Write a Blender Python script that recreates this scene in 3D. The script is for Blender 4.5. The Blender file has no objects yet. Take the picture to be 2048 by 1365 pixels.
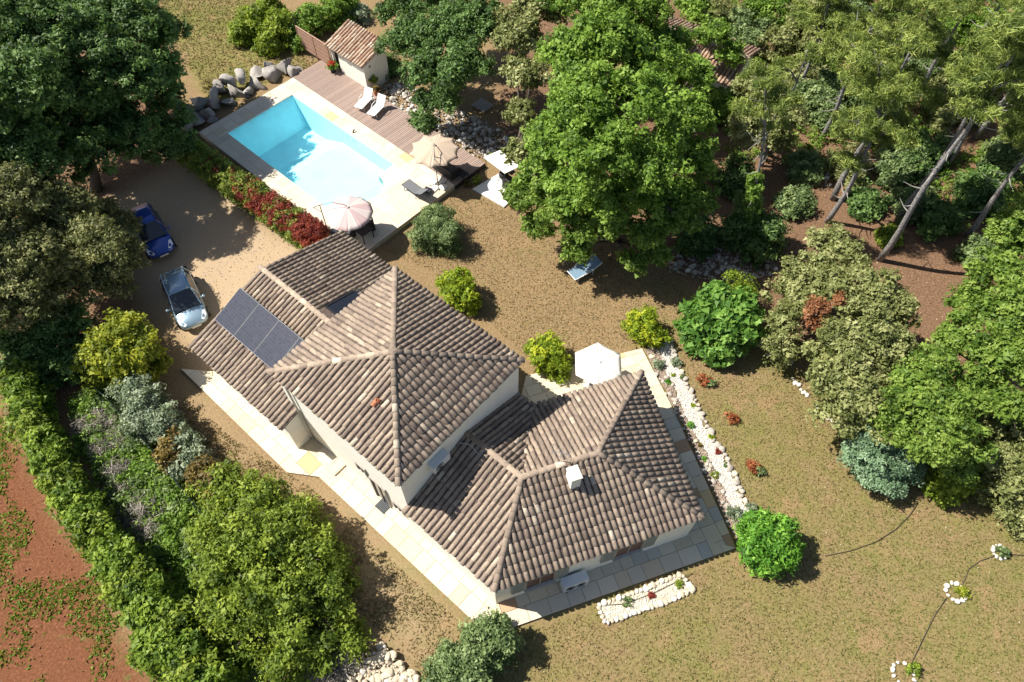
import bpy, bmesh, math, random
import numpy as np
from mathutils import Matrix, Vector, Euler
rng = np.random.default_rng(7); random.seed(7)
S = bpy.context.scene
col = S.collection
# ------------------------------------------------------------------ camera, world, sun
F = 1400.0; CX, CY, NADIR, CAMH = 1024.0, 682.5, 1615.0, 32.0
TH = math.atan((NADIR - CY) / F); CT, ST = math.cos(TH), math.sin(TH)
cam_d = bpy.data.cameras.new('camera'); cam = bpy.data.objects.new('camera', cam_d); col.objects.link(cam)
cam_d.sensor_width = 36.0; cam_d.lens = 36.0 * F / 2048.0; cam_d.clip_end = 2000.0; cam_d.clip_start = 0.5
cam.location = (0, 0, CAMH); cam.rotation_euler = (TH, 0, 0)
S.camera = cam
SUN = Vector((-0.79, 0.165, 1.0)).normalized()
W = bpy.data.worlds.new('World'); S.world = W; W.use_nodes = True
nt = W.node_tree; bg = nt.nodes['Background']
sky = nt.nodes.new('ShaderNodeTexSky'); sky.sky_type = 'NISHITA'; sky.sun_disc = False
sky.sun_elevation = math.asin(SUN.z); sky.sun_rotation = math.atan2(SUN.x, SUN.y)
nt.links.new(sky.outputs[0], bg.inputs[0]); bg.inputs[1].default_value = 0.065
sun_d = bpy.data.lights.new('sun', 'SUN'); sun_d.energy = 5.0; sun_d.angle = math.radians(0.5); sun_d.color = (1.0, 0.95, 0.86)
sun = bpy.data.objects.new('sun', sun_d); col.objects.link(sun)
sun.rotation_euler = SUN.to_track_quat('Z', 'Y').to_euler(); sun.location = (0, 0, 60)
S.view_settings.view_transform = 'Standard'; S.view_settings.look = 'None'
S.view_settings.exposure = 0.90; S.view_settings.gamma = 1.0; S.view_settings.use_curve_mapping = False
S.render.engine = 'CYCLES'
S.cycles.max_bounces = 6; S.cycles.transparent_max_bounces = 8

def at(px, py, z=0.0):                      # a point of the photograph at height z, in metres
    a = (px - CX) / F; b = (py - CY) / F
    d = (a, ST - b * CT, -CT - b * ST); t = (z - CAMH) / d[2]
    return Vector((d[0] * t, d[1] * t, z))
# house frame
HC = (-5.16, 16.47); HA = math.radians(-40.5); HU = (math.cos(HA), math.sin(HA)); HV = (-HU[1], HU[0])
def uv(u, v, z=0.0): return Vector((HC[0] + u * HU[0] + v * HV[0], HC[1] + u * HU[1] + v * HV[1], z))
# pool frame
PT = (-15.6, 42.1); PA_ = math.radians(-42); PA = (math.cos(PA_), math.sin(PA_)); PB = (PA[1], -PA[0])
def ab(a, b, z=0.0): return Vector((PT[0] + a * PA[0] + b * PB[0], PT[1] + a * PA[1] + b * PB[1], z))
# ------------------------------------------------------------------ numpy noise
def vnoise(x, y, sc, seed):
    r = np.random.default_rng(seed); g = r.random((64, 64))
    X = np.asarray(x) / sc + 1000.0; Y = np.asarray(y) / sc + 1000.0
    i = np.floor(X).astype(int); j = np.floor(Y).astype(int); fx = X - i; fy = Y - j
    fx = fx * fx * (3 - 2 * fx); fy = fy * fy * (3 - 2 * fy); i %= 64; j %= 64; i1 = (i + 1) % 64; j1 = (j + 1) % 64
    return (g[i, j] * (1 - fx) + g[i1, j] * fx) * (1 - fy) + (g[i, j1] * (1 - fx) + g[i1, j1] * fx) * fy
def fbm(x, y, sc, seed, n=4):
    s = 0; a = 1; t = 0
    for k in range(n): s = s + a * vnoise(x, y, sc / 2 ** k, seed + k); t += a; a *= 0.5
    return s / t
def inpoly(x, y, poly):
    c = np.zeros(np.shape(x), bool); n = len(poly); j = n - 1
    for i in range(n):
        xi, yi = poly[i][0], poly[i][1]; xj, yj = poly[j][0], poly[j][1]
        if yi != yj:
            c ^= ((yi > y) != (yj > y)) & (x < (xj - xi) * (y - yi) / (yj - yi) + xi)
        j = i
    return c
def hgt(x, y): return (fbm(x, y, 3.0, 11, 3) - 0.5) * 0.10
# ------------------------------------------------------------------ materials
def nodes(name):
    m = bpy.data.materials.new(name); m.use_nodes = True; t = m.node_tree; b = t.nodes['Principled BSDF']
    return m, t, b
def N(t, kind, **kw):
    n = t.nodes.new(kind)
    for k, v in kw.items():
        if k in n.inputs.keys() if isinstance(k, str) else False: n.inputs[k].default_value = v
        else: setattr(n, k, v)
    return n
def ramp(t, fac, stops):
    r = t.nodes.new('ShaderNodeValToRGB'); e = r.color_ramp.elements
    while len(e) < len(stops): e.new(0.5)
    for k, (p, c) in enumerate(stops): e[k].position = p; e[k].color = (*c, 1)
    t.links.new(fac, r.inputs[0]); return r.outputs[0]
def noise(t, scale, detail=4, rough=0.55, vec=None):
    n = t.nodes.new('ShaderNodeTexNoise'); n.inputs['Scale'].default_value = scale; n.inputs['Detail'].default_value = detail
    n.inputs['Roughness'].default_value = rough
    if vec is None: vec = pos(t)
    t.links.new(vec, n.inputs['Vector']); return n.outputs['Fac']
def pos(t):
    for n in t.nodes:
        if n.bl_idname == 'ShaderNodeNewGeometry': return n.outputs['Position']
    return t.nodes.new('ShaderNodeNewGeometry').outputs['Position']
def mix(t, fac, a, b, mode='MIX'):
    n = t.nodes.new('ShaderNodeMix'); n.data_type = 'RGBA'; n.blend_type = mode
    for s, v in ((n.inputs[0], fac), (n.inputs[6], a), (n.inputs[7], b)):
        if isinstance(v, (int, float)): s.default_value = v
        elif isinstance(v, tuple): s.default_value = (*v, 1)
        else: t.links.new(v, s)
    return n.outputs[2]
def math_n(t, op, a, b=0.0, clamp=False):
    n = t.nodes.new('ShaderNodeMath'); n.operation = op; n.use_clamp = clamp
    for s, v in ((n.inputs[0], a), (n.inputs[1], b)):
        if isinstance(v, (int, float)): s.default_value = v
        else: t.links.new(v, s)
    return n.outputs[0]
def attr(t, name, out='Fac'):
    n = t.nodes.new('ShaderNodeAttribute'); n.attribute_name = name; return n.outputs[out]
def bump(t, b, h, strength=0.5, dist=0.02):
    n = t.nodes.new('ShaderNodeBump'); n.inputs['Strength'].default_value = strength; n.inputs['Distance'].default_value = dist
    t.links.new(h, n.inputs['Height']); t.links.new(n.outputs[0], b.inputs['Normal'])
def simple(name, c, rough=0.6, metal=0.0, var=0.12, scale=6.0, spec=0.3, bmp=0.0):
    m, t, b = nodes(name)
    n = noise(t, scale, 5)
    lo = tuple(x * (1 - var * 1.6) for x in c); hi = tuple(min(1, x * (1 + var)) for x in c)
    t.links.new(ramp(t, n, [(0.3, lo), (0.72, hi)]), b.inputs['Base Color'])
    b.inputs['Roughness'].default_value = rough; b.inputs['Metallic'].default_value = metal; b.inputs['Specular IOR Level'].default_value = spec
    if bmp: bump(t, b, noise(t, scale * 6, 4), bmp, 0.02)
    return m
def leaf_mat(name, dark, mid, light, trans=0.3, rough=0.55):
    m, t, b = nodes(name)
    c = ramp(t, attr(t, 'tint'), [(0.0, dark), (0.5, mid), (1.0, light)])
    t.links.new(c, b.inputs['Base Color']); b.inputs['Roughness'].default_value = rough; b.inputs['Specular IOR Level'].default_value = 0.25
    tr = t.nodes.new('ShaderNodeBsdfTranslucent'); t.links.new(mix(t, 0.5, c, (light[0] * 1.1, light[1] * 1.15, light[2] * 0.5)), tr.inputs[0])
    mx = t.nodes.new('ShaderNodeMixShader'); mx.inputs[0].default_value = trans
    t.links.new(b.outputs[0], mx.inputs[1]); t.links.new(tr.outputs[0], mx.inputs[2])
    t.links.new(mx.outputs[0], t.nodes['Material Output'].inputs[0]); return m
# ------------------------------------------------------------------ objects
MW = {}
def thing(name, label, cat, loc=(0, 0, 0), rotz=0.0, group=None, kind=None):
    o = bpy.data.objects.new(name, None); col.objects.link(o); o.empty_display_size = 0.3
    o.location = loc; o.rotation_euler = (0, 0, rotz); MW[o.name] = Matrix.Translation(Vector(loc)) @ Matrix.Rotation(rotz, 4, 'Z')
    tag(o, label, cat, group, kind); return o
def tag(o, label=None, cat=None, group=None, kind=None):
    if label: o['label'] = label
    if cat: o['category'] = cat
    if group: o['group'] = group
    if kind: o['kind'] = kind
    return o
def obj(name, me, parent=None, world=True, M=None):
    o = bpy.data.objects.new(name, me); col.objects.link(o)
    if parent is not None:
        o.parent = parent
        if world: o.matrix_parent_inverse = MW[parent.name].inverted()
        MW[o.name] = Matrix.Identity(4) if world else MW[parent.name]
        if not world and M is not None: MW[o.name] = MW[parent.name] @ M
    else: MW[o.name] = Matrix.Identity(4)
    if M is not None: o.matrix_basis = M
    return o
def mesh(name, v, f, mat=None, smooth=False, fmat=None, mats=None):
    me = bpy.data.meshes.new(name); me.from_pydata([tuple(p) for p in v], [], f)
    for m in (mats or [mat]):
        if m: me.materials.append(m)
    if fmat is not None: me.polygons.foreach_set('material_index', fmat)
    if smooth: me.polygons.foreach_set('use_smooth', [True] * len(me.polygons))
    me.update(); return me
def fast_mesh(name, v, f, mat, tint=None, smooth=False):   # numpy arrays, all faces with the same number of corners
    me = bpy.data.meshes.new(name); v = np.asarray(v, np.float32); f = np.asarray(f, np.int32)
    me.vertices.add(len(v)); me.vertices.foreach_set('co', v.ravel())
    k = f.shape[1]; me.loops.add(f.size); me.loops.foreach_set('vertex_index', f.ravel())
    me.polygons.add(len(f)); me.polygons.foreach_set('loop_start', np.arange(len(f), dtype=np.int32) * k)
    if smooth: me.polygons.foreach_set('use_smooth', np.ones(len(f), bool))
    me.materials.append(mat)
    if tint is not None:
        a = me.attributes.new('tint', 'FLOAT', 'FACE'); a.data.foreach_set('value', np.asarray(tint, np.float32))
    me.update(calc_edges=True); return me
class MB:
    def __init__(s): s.v = []; s.f = []
    def add(s, v, f):
        n = len(s.v); s.v += [tuple(p) for p in v]; s.f += [tuple(i + n for i in q) for q in f]; return s
    def box(s, c, d, rz=0.0, R=None):
        x, y, z = d[0] / 2, d[1] / 2, d[2] / 2
        R = R or Matrix.Rotation(rz, 3, 'Z'); c = Vector(c)
        return s.add([c + R @ Vector(p) for p in ((-x, -y, -z), (x, -y, -z), (x, y, -z), (-x, y, -z), (-x, -y, z), (x, -y, z), (x, y, z), (-x, y, z))],
              [(0, 3, 2, 1), (4, 5, 6, 7), (0, 1, 5, 4), (1, 2, 6, 5), (2, 3, 7, 6), (3, 0, 4, 7)])
    def prism(s, poly, z0, z1):
        n = len(poly)
        ar = sum(poly[i][0] * poly[(i + 1) % n][1] - poly[(i + 1) % n][0] * poly[i][1] for i in range(n))
        if ar < 0: poly = poly[::-1]
        return s.add([(p[0], p[1], z0) for p in poly] + [(p[0], p[1], z1) for p in poly],
              [tuple(range(n))[::-1], tuple(range(n, 2 * n))] + [(i, (i + 1) % n, (i + 1) % n + n, i + n) for i in range(n)])
    def tube(s, pts, rad, k=8, cap=True):
        pts = [Vector(p) for p in pts]; rad = rad if hasattr(rad, '__len__') else [rad] * len(pts)
        ref = Vector((0.3, 0.9, 0.15)); v = []
        for i, p in enumerate(pts):
            d = (pts[min(i + 1, len(pts) - 1)] - pts[max(i - 1, 0)]).normalized()
            a = d.cross(ref)
            if a.length < 0.05: a = d.cross(Vector((1, 0, 0)))
            a.normalize(); b = d.cross(a)
            for j in range(k):
                q = 2 * math.pi * j / k; v.append(p + a * math.cos(q) * rad[i] + b * math.sin(q) * rad[i])
        f = [(i * k + j, i * k + (j + 1) % k, (i + 1) * k + (j + 1) % k, (i + 1) * k + j) for i in range(len(pts) - 1) for j in range(k)]
        if cap: f += [tuple(range(k))[::-1], tuple((len(pts) - 1) * k + j for j in range(k))]
        return s.add(v, f)
    def lathe(s, prof, c=(0, 0, 0), k=16):
        v = [(c[0] + r * math.cos(2 * math.pi * j / k), c[1] + r * math.sin(2 * math.pi * j / k), c[2] + z) for r, z in prof for j in range(k)]
        f = [(i * k + j, i * k + (j + 1) % k, (i + 1) * k + (j + 1) % k, (i + 1) * k + j) for i in range(len(prof) - 1) for j in range(k)]
        return s.add(v, f)
    def build(s, name, mat, parent=None, world=True, smooth=False, M=None):
        return obj(name, mesh(name, s.v, s.f, mat, smooth), parent, world, M)

# ------------------------------------------------------------------ the ground
def ground_material():
    m, t, b = nodes('ground_soil_and_turf')
    w = t.nodes.new('ShaderNodeAttribute'); w.attribute_name = 'zone'
    sep = t.nodes.new('ShaderNodeSeparateColor'); t.links.new(w.outputs['Color'], sep.inputs[0])
    fine = noise(t, 9.0, 6, 0.7); mid = noise(t, 1.6, 5, 0.6); big = noise(t, 0.28, 4, 0.6); grit = noise(t, 28.0, 3, 0.6)
    dry = ramp(t, fine, [(0.26, (0.132, 0.086, 0.041)), (0.5, (0.222, 0.152, 0.078)), (0.74, (0.330, 0.240, 0.132))])
    green = ramp(t, fine, [(0.26, (0.090, 0.096, 0.022)), (0.5, (0.155, 0.152, 0.044)), (0.74, (0.24, 0.215, 0.078))])
    gm = math_n(t, 'ADD', math_n(t, 'MULTIPLY', mid, 1.3), math_n(t, 'MULTIPLY', big, 1.5))
    gm = math_n(t, 'ADD', gm, math_n(t, 'MULTIPLY', attr(t, 'green'), 0.9))
    gfac = ramp(t, gm, [(0.0, (0, 0, 0)), (1.0, (1, 1, 1))])
    mr = t.nodes.new('ShaderNodeMapRange'); mr.inputs[1].default_value = 1.5; mr.inputs[2].default_value = 2.3; t.links.new(gm, mr.inputs[0])
    lawn = mix(t, mr.outputs[0], dry, green)
    worn = noise(t, .55, 5, .65); mw = t.nodes.new('ShaderNodeMapRange'); mw.inputs[1].default_value = .54; mw.inputs[2].default_value = .68; mw.inputs[4].default_value = .75; t.links.new(worn, mw.inputs[0])
    lawn = mix(t, mw.outputs[0], lawn, ramp(t, grit, [(.3, (.205, .122, .060)), (.7, (.345, .232, .128))]))
    red = ramp(t, fine, [(0.28, (0.090, 0.036, 0.018)), (0.55, (0.172, 0.070, 0.034)), (0.75, (0.28, 0.128, 0.070))])
    mr2 = t.nodes.new('ShaderNodeMapRange'); mr2.inputs[1].default_value = 1.72; mr2.inputs[2].default_value = 2.05; t.links.new(gm, mr2.inputs[0])
    red = mix(t, mr2.outputs[0], red, ramp(t, fine, [(0.3, (0.055, 0.088, 0.025)), (0.7, (0.13, 0.18, 0.05))]))
    gravel = mix(t, mid, ramp(t, grit, [(0.3, (0.30, 0.205, 0.105)), (0.7, (0.50, 0.37, 0.22))]), ramp(t, grit, [(0.3, (0.25, 0.185, 0.125)), (0.7, (0.46, 0.36, 0.26))]))
    litter = ramp(t, fine, [(0.28, (0.075, 0.044, 0.025)), (0.52, (0.165, 0.098, 0.058)), (0.72, (0.30, 0.185, 0.115))])
    c = mix(t, sep.outputs[0], lawn, red); c = mix(t, sep.outputs[1], c, gravel); c = mix(t, sep.outputs[2], c, litter)
    t.links.new(c, b.inputs['Base Color']); b.inputs['Roughness'].default_value = 0.95; b.inputs['Specular IOR Level'].default_value = 0.1
    bump(t, b, math_n(t, 'ADD', fine, math_n(t, 'MULTIPLY', grit, 0.5)), 0.55, 0.06)
    return m
G_MAT = ground_material()
def pxpoly(pts, z=0.0): return [tuple(at(x, y, z))[:2] for x, y in pts]
RED = pxpoly([(-600, 700), (-20, 800), (40, 890), (110, 990), (170, 1100), (240, 1230), (330, 1420), (330, 2000), (-900, 2000)])
DRIVE = pxpoly([(150, 250), (330, 250), (480, 400), (640, 520), (600, 640), (420, 760), (330, 640), (250, 540), (140, 420), (60, 300)])
FOREST = pxpoly([(960, -200), (1000, 120), (1010, 280), (1060, 420), (1200, 480), (1340, 560), (1500, 620), (1640, 760), (1760, 860), (2048, 900), (2600, 900), (3200, -300)])
FOREST2 = pxpoly([(-700, -200), (300, -200), (330, 130), (380, 300), (200, 420), (300, 640), (280, 760), (180, 900), (80, 780), (0, 640), (-500, 700)])
DIRT = pxpoly([(330, 760), (560, 950), (660, 980), (900, 1230), (880, 1330), (760, 1260), (700, 1080), (560, 960), (420, 900), (350, 850)])
cell = 0.40
gx = np.arange(-62, 62.01, cell); gy = np.arange(-16, 92.01, cell)
X, Y = np.meshgrid(gx, gy, indexing='ij')
XN = X + (fbm(X, Y, 2.4, 21, 4) - 0.5) * 2.0; YN = Y + (fbm(X, Y, 2.4, 31, 4) - 0.5) * 2.0
def blur(w, n=3):
    for _ in range(n):
        w = (w + np.roll(w, 1, 0) + np.roll(w, -1, 0) + np.roll(w, 1, 1) + np.roll(w, -1, 1)) / 5
    return w
wr = blur(inpoly(XN, YN, RED).astype(float)); wg = blur(inpoly(XN, YN, DRIVE).astype(float)); wd = blur(inpoly(XN, YN, DIRT).astype(float), 14)
wl = blur((inpoly(XN, YN, FOREST) | inpoly(XN, YN, FOREST2)).astype(float), 5)
wg2 = np.clip(wg + 0.55 * wd, 0, 1)
lawn_green = np.clip(0.42 + 0.022 * (X - 4) - 0.028 * (Y - 12), 0.0, 0.55)       # the lawn is greener towards the lower right
lawn_green = np.where(inpoly(X, Y, pxpoly([(280, -100), (470, -100), (620, 130), (420, 230), (370, 120)])), 0.75, lawn_green)
PHOLE = [tuple(ab(*q))[:2] for q in ((-0.15, -0.15), (12.35, -0.15), (12.35, 5.7), (-0.15, 5.7))]
Z = hgt(X, Y)
V3 = np.stack([X, Y, Z], -1).reshape(-1, 3); ny_ = len(gy)
I, J = np.meshgrid(np.arange(len(gx) - 1), np.arange(len(gy) - 1), indexing='ij'); i0 = (I * ny_ + J).ravel()
FQ = np.stack([i0, i0 + ny_, i0 + ny_ + 1, i0 + 1], 1)
cxs = X[:-1, :-1].ravel() + cell / 2; cys = Y[:-1, :-1].ravel() + cell / 2
zone = np.zeros(len(FQ), int)
zone[(wl[:-1, :-1].ravel() > 0.5)] = 3; zone[(wg[:-1, :-1].ravel() > 0.5)] = 2; zone[(wr[:-1, :-1].ravel() > 0.5)] = 1
zone[inpoly(cxs, cys, PHOLE)] = -1
for zi, nm in ((0, 'lawn'), (1, 'red_soil_field'), (2, 'gravel_driveway'), (3, 'woodland_floor')):
    f = FQ[zone == zi]; used, inv = np.unique(f, return_inverse=True)
    me = fast_mesh(nm, V3[used], inv.reshape(f.shape), G_MAT, smooth=True)
    a = me.color_attributes.new('zone', 'FLOAT_COLOR', 'POINT')
    cc = np.stack([wr.ravel()[used], wg2.ravel()[used], wl.ravel()[used], np.ones(len(used))], 1).astype(np.float32); a.data.foreach_set('color', cc.ravel())
    a = me.attributes.new('green', 'FLOAT', 'POINT'); a.data.foreach_set('value', lawn_green.ravel()[used].astype(np.float32))
    tag(obj(nm, me), kind='structure')
mb = MB(); mb.add([(-900, -900, -0.2), (900, -900, -0.2), (900, 900, -0.2), (-900, 900, -0.2)], [(0, 1, 2, 3)])
# far terrain with the near field cut out as a ring
mb = MB(); R0 = (-61.9, -15.9, 61.9, 91.9); R1 = 900
vo = [(-R1, -R1), (R1, -R1), (R1, R1), (-R1, R1)]; vi = [(R0[0], R0[1]), (R0[2], R0[1]), (R0[2], R0[3]), (R0[0], R0[3])]
mb.add([(*p, -0.06) for p in vo + vi], [(0, 1, 5, 4), (1, 2, 6, 5), (2, 3, 7, 6), (3, 0, 4, 7)])
tag(mb.build('far_terrain', simple('far_scrub', (0.12, 0.12, 0.05), 0.95, scale=0.3, var=0.3)), kind='structure')

# ------------------------------------------------------------------ foliage tools
def unit(a): return a / np.maximum(np.linalg.norm(a, axis=-1, keepdims=True), 1e-9)
def rdir(n, r): return unit(r.normal(size=(n, 3)))
def leaf_faces(p, n, L, Wd, r, droop=0.25):
    t1 = unit(np.cross(n, rdir(len(p), r))); t2 = np.cross(n, t1)
    L = L[:, None]; Wd = Wd[:, None]
    v = np.stack([p + t1 * L * 1.1 - n * L * droop, p - t1 * L * .7 + t2 * Wd * 1.12, p - t1 * L * .7 - t2 * Wd * 1.12], 1).reshape(-1, 3)
    return v, np.arange(len(v)).reshape(-1, 3)
def foliage(lobes, leaf=0.16, aspect=0.6, clump=0.5, per=46, dens=1.0, seed=0, up=0.55, flat=0.6, shell=0.55, lowcut=-0.55, rough=0.25, tvar=0.34, gap=0.0):
    """leaf clumps spread through the outer shell of each lobe (centre, rx, ry, rz); returns verts, faces, tint"""
    r = np.random.default_rng(seed); P = []; NN = []; T = []; LS = []
    for (c, rx, ry, rz) in lobes:
        area = 4 * math.pi * ((rx * ry) ** 1.6 / 3 + (rx * rz) ** 1.6 / 3 + (ry * rz) ** 1.6 / 3) ** (1 / 1.6)
        nc = max(5, int(dens * 0.57 * area / (clump * clump)))
        d = rdir(int(nc * 1.5), r); d = d[d[:, 2] > lowcut][:nc]
        k = shell + (1.06 - shell) * r.random(len(d)) ** 0.55
        k *= 1 + rough * (vnoise(d[:, 0] * 3 + c[0], d[:, 1] * 3 + d[:, 2] * 2 + c[1], 0.9, seed + 5) - 0.5) * 2
        cc = np.array(c)[None] + d * k[:, None] * np.array([rx, ry, rz])[None]
        if gap:
            g = vnoise(cc[:, 0] + cc[:, 2] * .7, cc[:, 1] - cc[:, 2] * .5, .8, seed + 9); kp = g > gap; cc, d, k = cc[kp], d[kp], k[kp]
            if len(d) == 0: continue
        cs = clump * (0.65 + 0.7 * r.random(len(d)))
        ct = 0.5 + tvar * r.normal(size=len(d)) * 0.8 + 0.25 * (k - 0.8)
        n = per + 0 * cs; idx = np.repeat(np.arange(len(d)), per)
        q = rdir(len(idx), r) * (r.random(len(idx)) ** 0.45)[:, None]
        pp = cc[idx] + q * cs[idx][:, None] * np.array([1, 1, flat])[None]
        nn = unit(q * 0.7 + d[idx] * 0.35 + np.array([0, 0, up])[None] + 0.55 * r.normal(size=q.shape))
        P.append(pp); NN.append(nn); T.append(ct[idx] + 0.13 * r.normal(size=len(idx))); LS.append(leaf * (0.45 + 1.0 * r.random(len(idx)) ** 1.3) * (.8 + .45 * r.random(len(d)))[idx])
    P = np.concatenate(P); NN = np.concatenate(NN); T = np.clip(np.concatenate(T), 0, 1); LS = np.concatenate(LS)
    ok = P[:, 2] > 0.02; P, NN, T, LS = P[ok], NN[ok], T[ok], LS[ok]
    v, f = leaf_faces(P, NN, LS * 0.6, LS * 0.6 * aspect, r)
    return v, f, T
BARK = simple('bark_grey_brown', (0.13, 0.105, 0.085), 0.9, var=0.35, scale=14, bmp=0.6)
BARKP = simple('bark_pine', (0.26, 0.245, 0.235), 0.9, var=0.45, scale=11, bmp=0.9)
def trunk_mesh(base, lobes, r0, seed, top=None):
    r = random.Random(seed); mb = MB(); base = Vector(base)
    zc = sum(l[0][2] for l in lobes) / len(lobes); ctr = Vector((sum(l[0][0] for l in lobes) / len(lobes), sum(l[0][1] for l in lobes) / len(lobes), 0))
    fork = Vector((base.x * .6 + ctr.x * .4, base.y * .6 + ctr.y * .4, max(0.35, zc * 0.45)))
    mb.tube([base - Vector((0, 0, 0.15)), base.lerp(fork, 0.4) + Vector((r.uniform(-.1, .1), r.uniform(-.1, .1), 0)), fork], [r0 * 1.35, r0, r0 * 0.8], 8)
    for (c, rx, ry, rz) in lobes:
        c = Vector(c); m = fork.lerp(c, 0.5) + Vector((r.uniform(-.3, .3), r.uniform(-.3, .3), r.uniform(0, .3)))
        mb.tube([fork, m, c], [r0 * 0.55, r0 * 0.35, r0 * 0.15], 6)
        for k in range(4):
            d = Vector((r.gauss(0, 1), r.gauss(0, 1), r.uniform(-.2, 1))).normalized()
            mb.tube([c.lerp(m, 0.3), c + Vector((d.x * rx, d.y * ry, d.z * rz)) * 0.8], [r0 * 0.2, r0 * 0.05], 5)
    return mb
def tree(name, label, cat, mat, px_lobes, base=None, group=None, r0=0.16, seed=0, bark=None, sq=0.85, **kw):
    """px_lobes: (photo x, photo y, height of the lobe's centre, radius) -> a tree of its own"""
    lobes = []; rr = random.Random(seed)
    kw.setdefault('gap', .27 if max(l[3] for l in px_lobes) > 1.3 else .0)
    for (x, y, z, rad) in px_lobes:
        rad *= .88 if rad > 1 else .95
        c = at(x, y, z); lobes.append((tuple(c), rad * rr.uniform(.92, 1.08), rad * rr.uniform(.92, 1.08), min(rad * sq, z * 0.98 + 0.05)))
    main = lobes; lobes = []
    for (c, rx, ry, rz) in main:
        if rx < 0.8: lobes.append((c, rx, ry, rz)); continue
        lobes.append((c, rx * .62, ry * .62, rz * .62)); ns = 9 if rx > 1.3 else 7
        for k in range(ns):
            q = k * 2.4 + rr.uniform(-.4, .4); zz = 1 - 1.45 * (k + .5) / ns + rr.uniform(-.12, .12); h_ = math.sqrt(max(0, 1 - zz * zz)); w = rr.uniform(.58, .74); e = rr.uniform(.34, .50)
            lobes.append(((c[0] + math.cos(q) * h_ * rx * w, c[1] + math.sin(q) * h_ * ry * w, max(.25, c[2] + zz * rz * w)), rx * e, ry * e, rz * e * .92))
    if cat == 'shrub' or kw.pop('skirt', False):
        for (c, rx, ry, rz) in main:
            for k in range(6):
                q = k * 1.05 + rr.uniform(-.3, .3); w = rr.uniform(.5, .8); lobes.append(((c[0] + math.cos(q) * rx * w, c[1] + math.sin(q) * ry * w, max(.2, c[2] * .38)), rx * .42, ry * .42, min(rx * .42, max(.22, c[2] * .4))))
    sub = lobes; lobes = main
    if base is None: b = Vector((sum(l[0][0] for l in lobes) / len(lobes), sum(l[0][1] for l in lobes) / len(lobes), 0))
    else: b = at(*base)
    b.z = float(hgt(b.x, b.y)) if not kw.get('flatbase') else 0.0
    kw.pop('flatbase', None)
    t = thing(name, label, cat, b, 0, group)
    trunk_mesh(b, lobes, r0, seed).build('trunk', bark or BARK, t, smooth=True)
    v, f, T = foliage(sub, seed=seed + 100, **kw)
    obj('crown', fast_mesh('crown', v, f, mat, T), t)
    return t
# ------------------------------------------------------------------ the house
def tile_material(name, stops, spots=(0.10, 0.085, 0.075)):
    m, t, b = nodes(name)
    c = ramp(t, attr(t, 'tint'), stops)
    n1 = noise(t, 7.0, 6, 0.72); n2 = noise(t, 2.0, 3); n3 = noise(t, 22.0, 3, 0.6)
    mr = t.nodes.new('ShaderNodeMapRange'); mr.inputs[1].default_value = 0.50; mr.inputs[2].default_value = 0.68; mr.inputs[4].default_value = 0.62; t.links.new(n1, mr.inputs[0])
    c = mix(t, mr.outputs[0], c, spots)
    mr = t.nodes.new('ShaderNodeMapRange'); mr.inputs[1].default_value = 0.60; mr.inputs[2].default_value = 0.70; mr.inputs[4].default_value = 0.5; t.links.new(n3, mr.inputs[0])
    c = mix(t, mr.outputs[0], c, (0.50, 0.44, 0.36))
    n4 = noise(t, .8, 4, .6); mr4 = t.nodes.new('ShaderNodeMapRange'); mr4.inputs[1].default_value = .38; mr4.inputs[2].default_value = .68; mr4.inputs[4].default_value = .55; t.links.new(n4, mr4.inputs[0])
    c = mix(t, math_n(t, 'MULTIPLY', math_n(t, 'ADD', n2, mr4.outputs[0]), 0.42), c, (0.165, 0.132, 0.108))
    t.links.new(c, b.inputs['Base Color']); b.inputs['Roughness'].default_value = 0.92; b.inputs['Specular IOR Level'].default_value = 0.15
    bump(t, b, n1, 0.35, 0.015); return m
TILE = tile_material('weathered_canal_tile', [(0.0, (0.125, 0.092, 0.076)), (0.35, (0.285, 0.218, 0.166)), (0.7, (0.430, 0.338, 0.250)), (1.0, (0.68, 0.58, 0.44))])
TILEN = tile_material('new_terracotta_tile', [(0.0, (0.30, 0.16, 0.10)), (0.4, (0.42, 0.25, 0.16)), (0.8, (0.58, 0.42, 0.30)), (1.0, (0.66, 0.54, 0.42))], (0.30, 0.20, 0.15))
DECKM = simple('roof_channel_tile', (0.115, 0.085, 0.070), 0.95, var=0.35, scale=9)
WALL = simple('cream_render', (0.82, 0.78, 0.68), 0.9, var=0.035, scale=2.5, bmp=0.12)
NSEG = 6; TL = 0.47
def tile_geo(w0=0.112, w1=0.092, h0=0.098, h1=0.078, L=TL):
    v = []
    for (w, h, y) in ((w0, h0, 0.0), (w1, h1, L), (w0 - 0.018, h0 - 0.02, 0.0)):
        for j in range(NSEG + 1):
            q = math.pi * j / NSEG; v.append((-w * math.cos(q), y, h * math.sin(q) - 0.012))
    n = NSEG + 1; f = []
    for j in range(NSEG): f.append((j, j + 1, n + j + 1, n + j)); f.append((2 * n + j, 2 * n + j + 1, j + 1, j))
    return np.array(v), np.array(f)
TV, TF = tile_geo(); RV, RF = tile_geo(0.150, 0.120, 0.125, 0.10, 0.46)
TINTS = np.linspace(0.06, 0.98, 12)
def variants(v, f, mat, nm):
    out = []
    for k, tt in enumerate(TINTS):
        out.append(fast_mesh(nm, v, f, mat, np.full(len(f), tt), smooth=False))
    return out
ROWB = [0.0]
def tile_tint(r): return int(np.clip(r.gauss(5.0 + ROWB[0], 1.35) + (4 if r.random() < 0.035 else 0), 0, 11))
def frame(x, y, z, o):
    M = Matrix(((x.x, y.x, z.x, o.x), (x.y, y.y, z.y, o.y), (x.z, y.z, z.z, o.z), (0, 0, 0, 1))); return M
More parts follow.
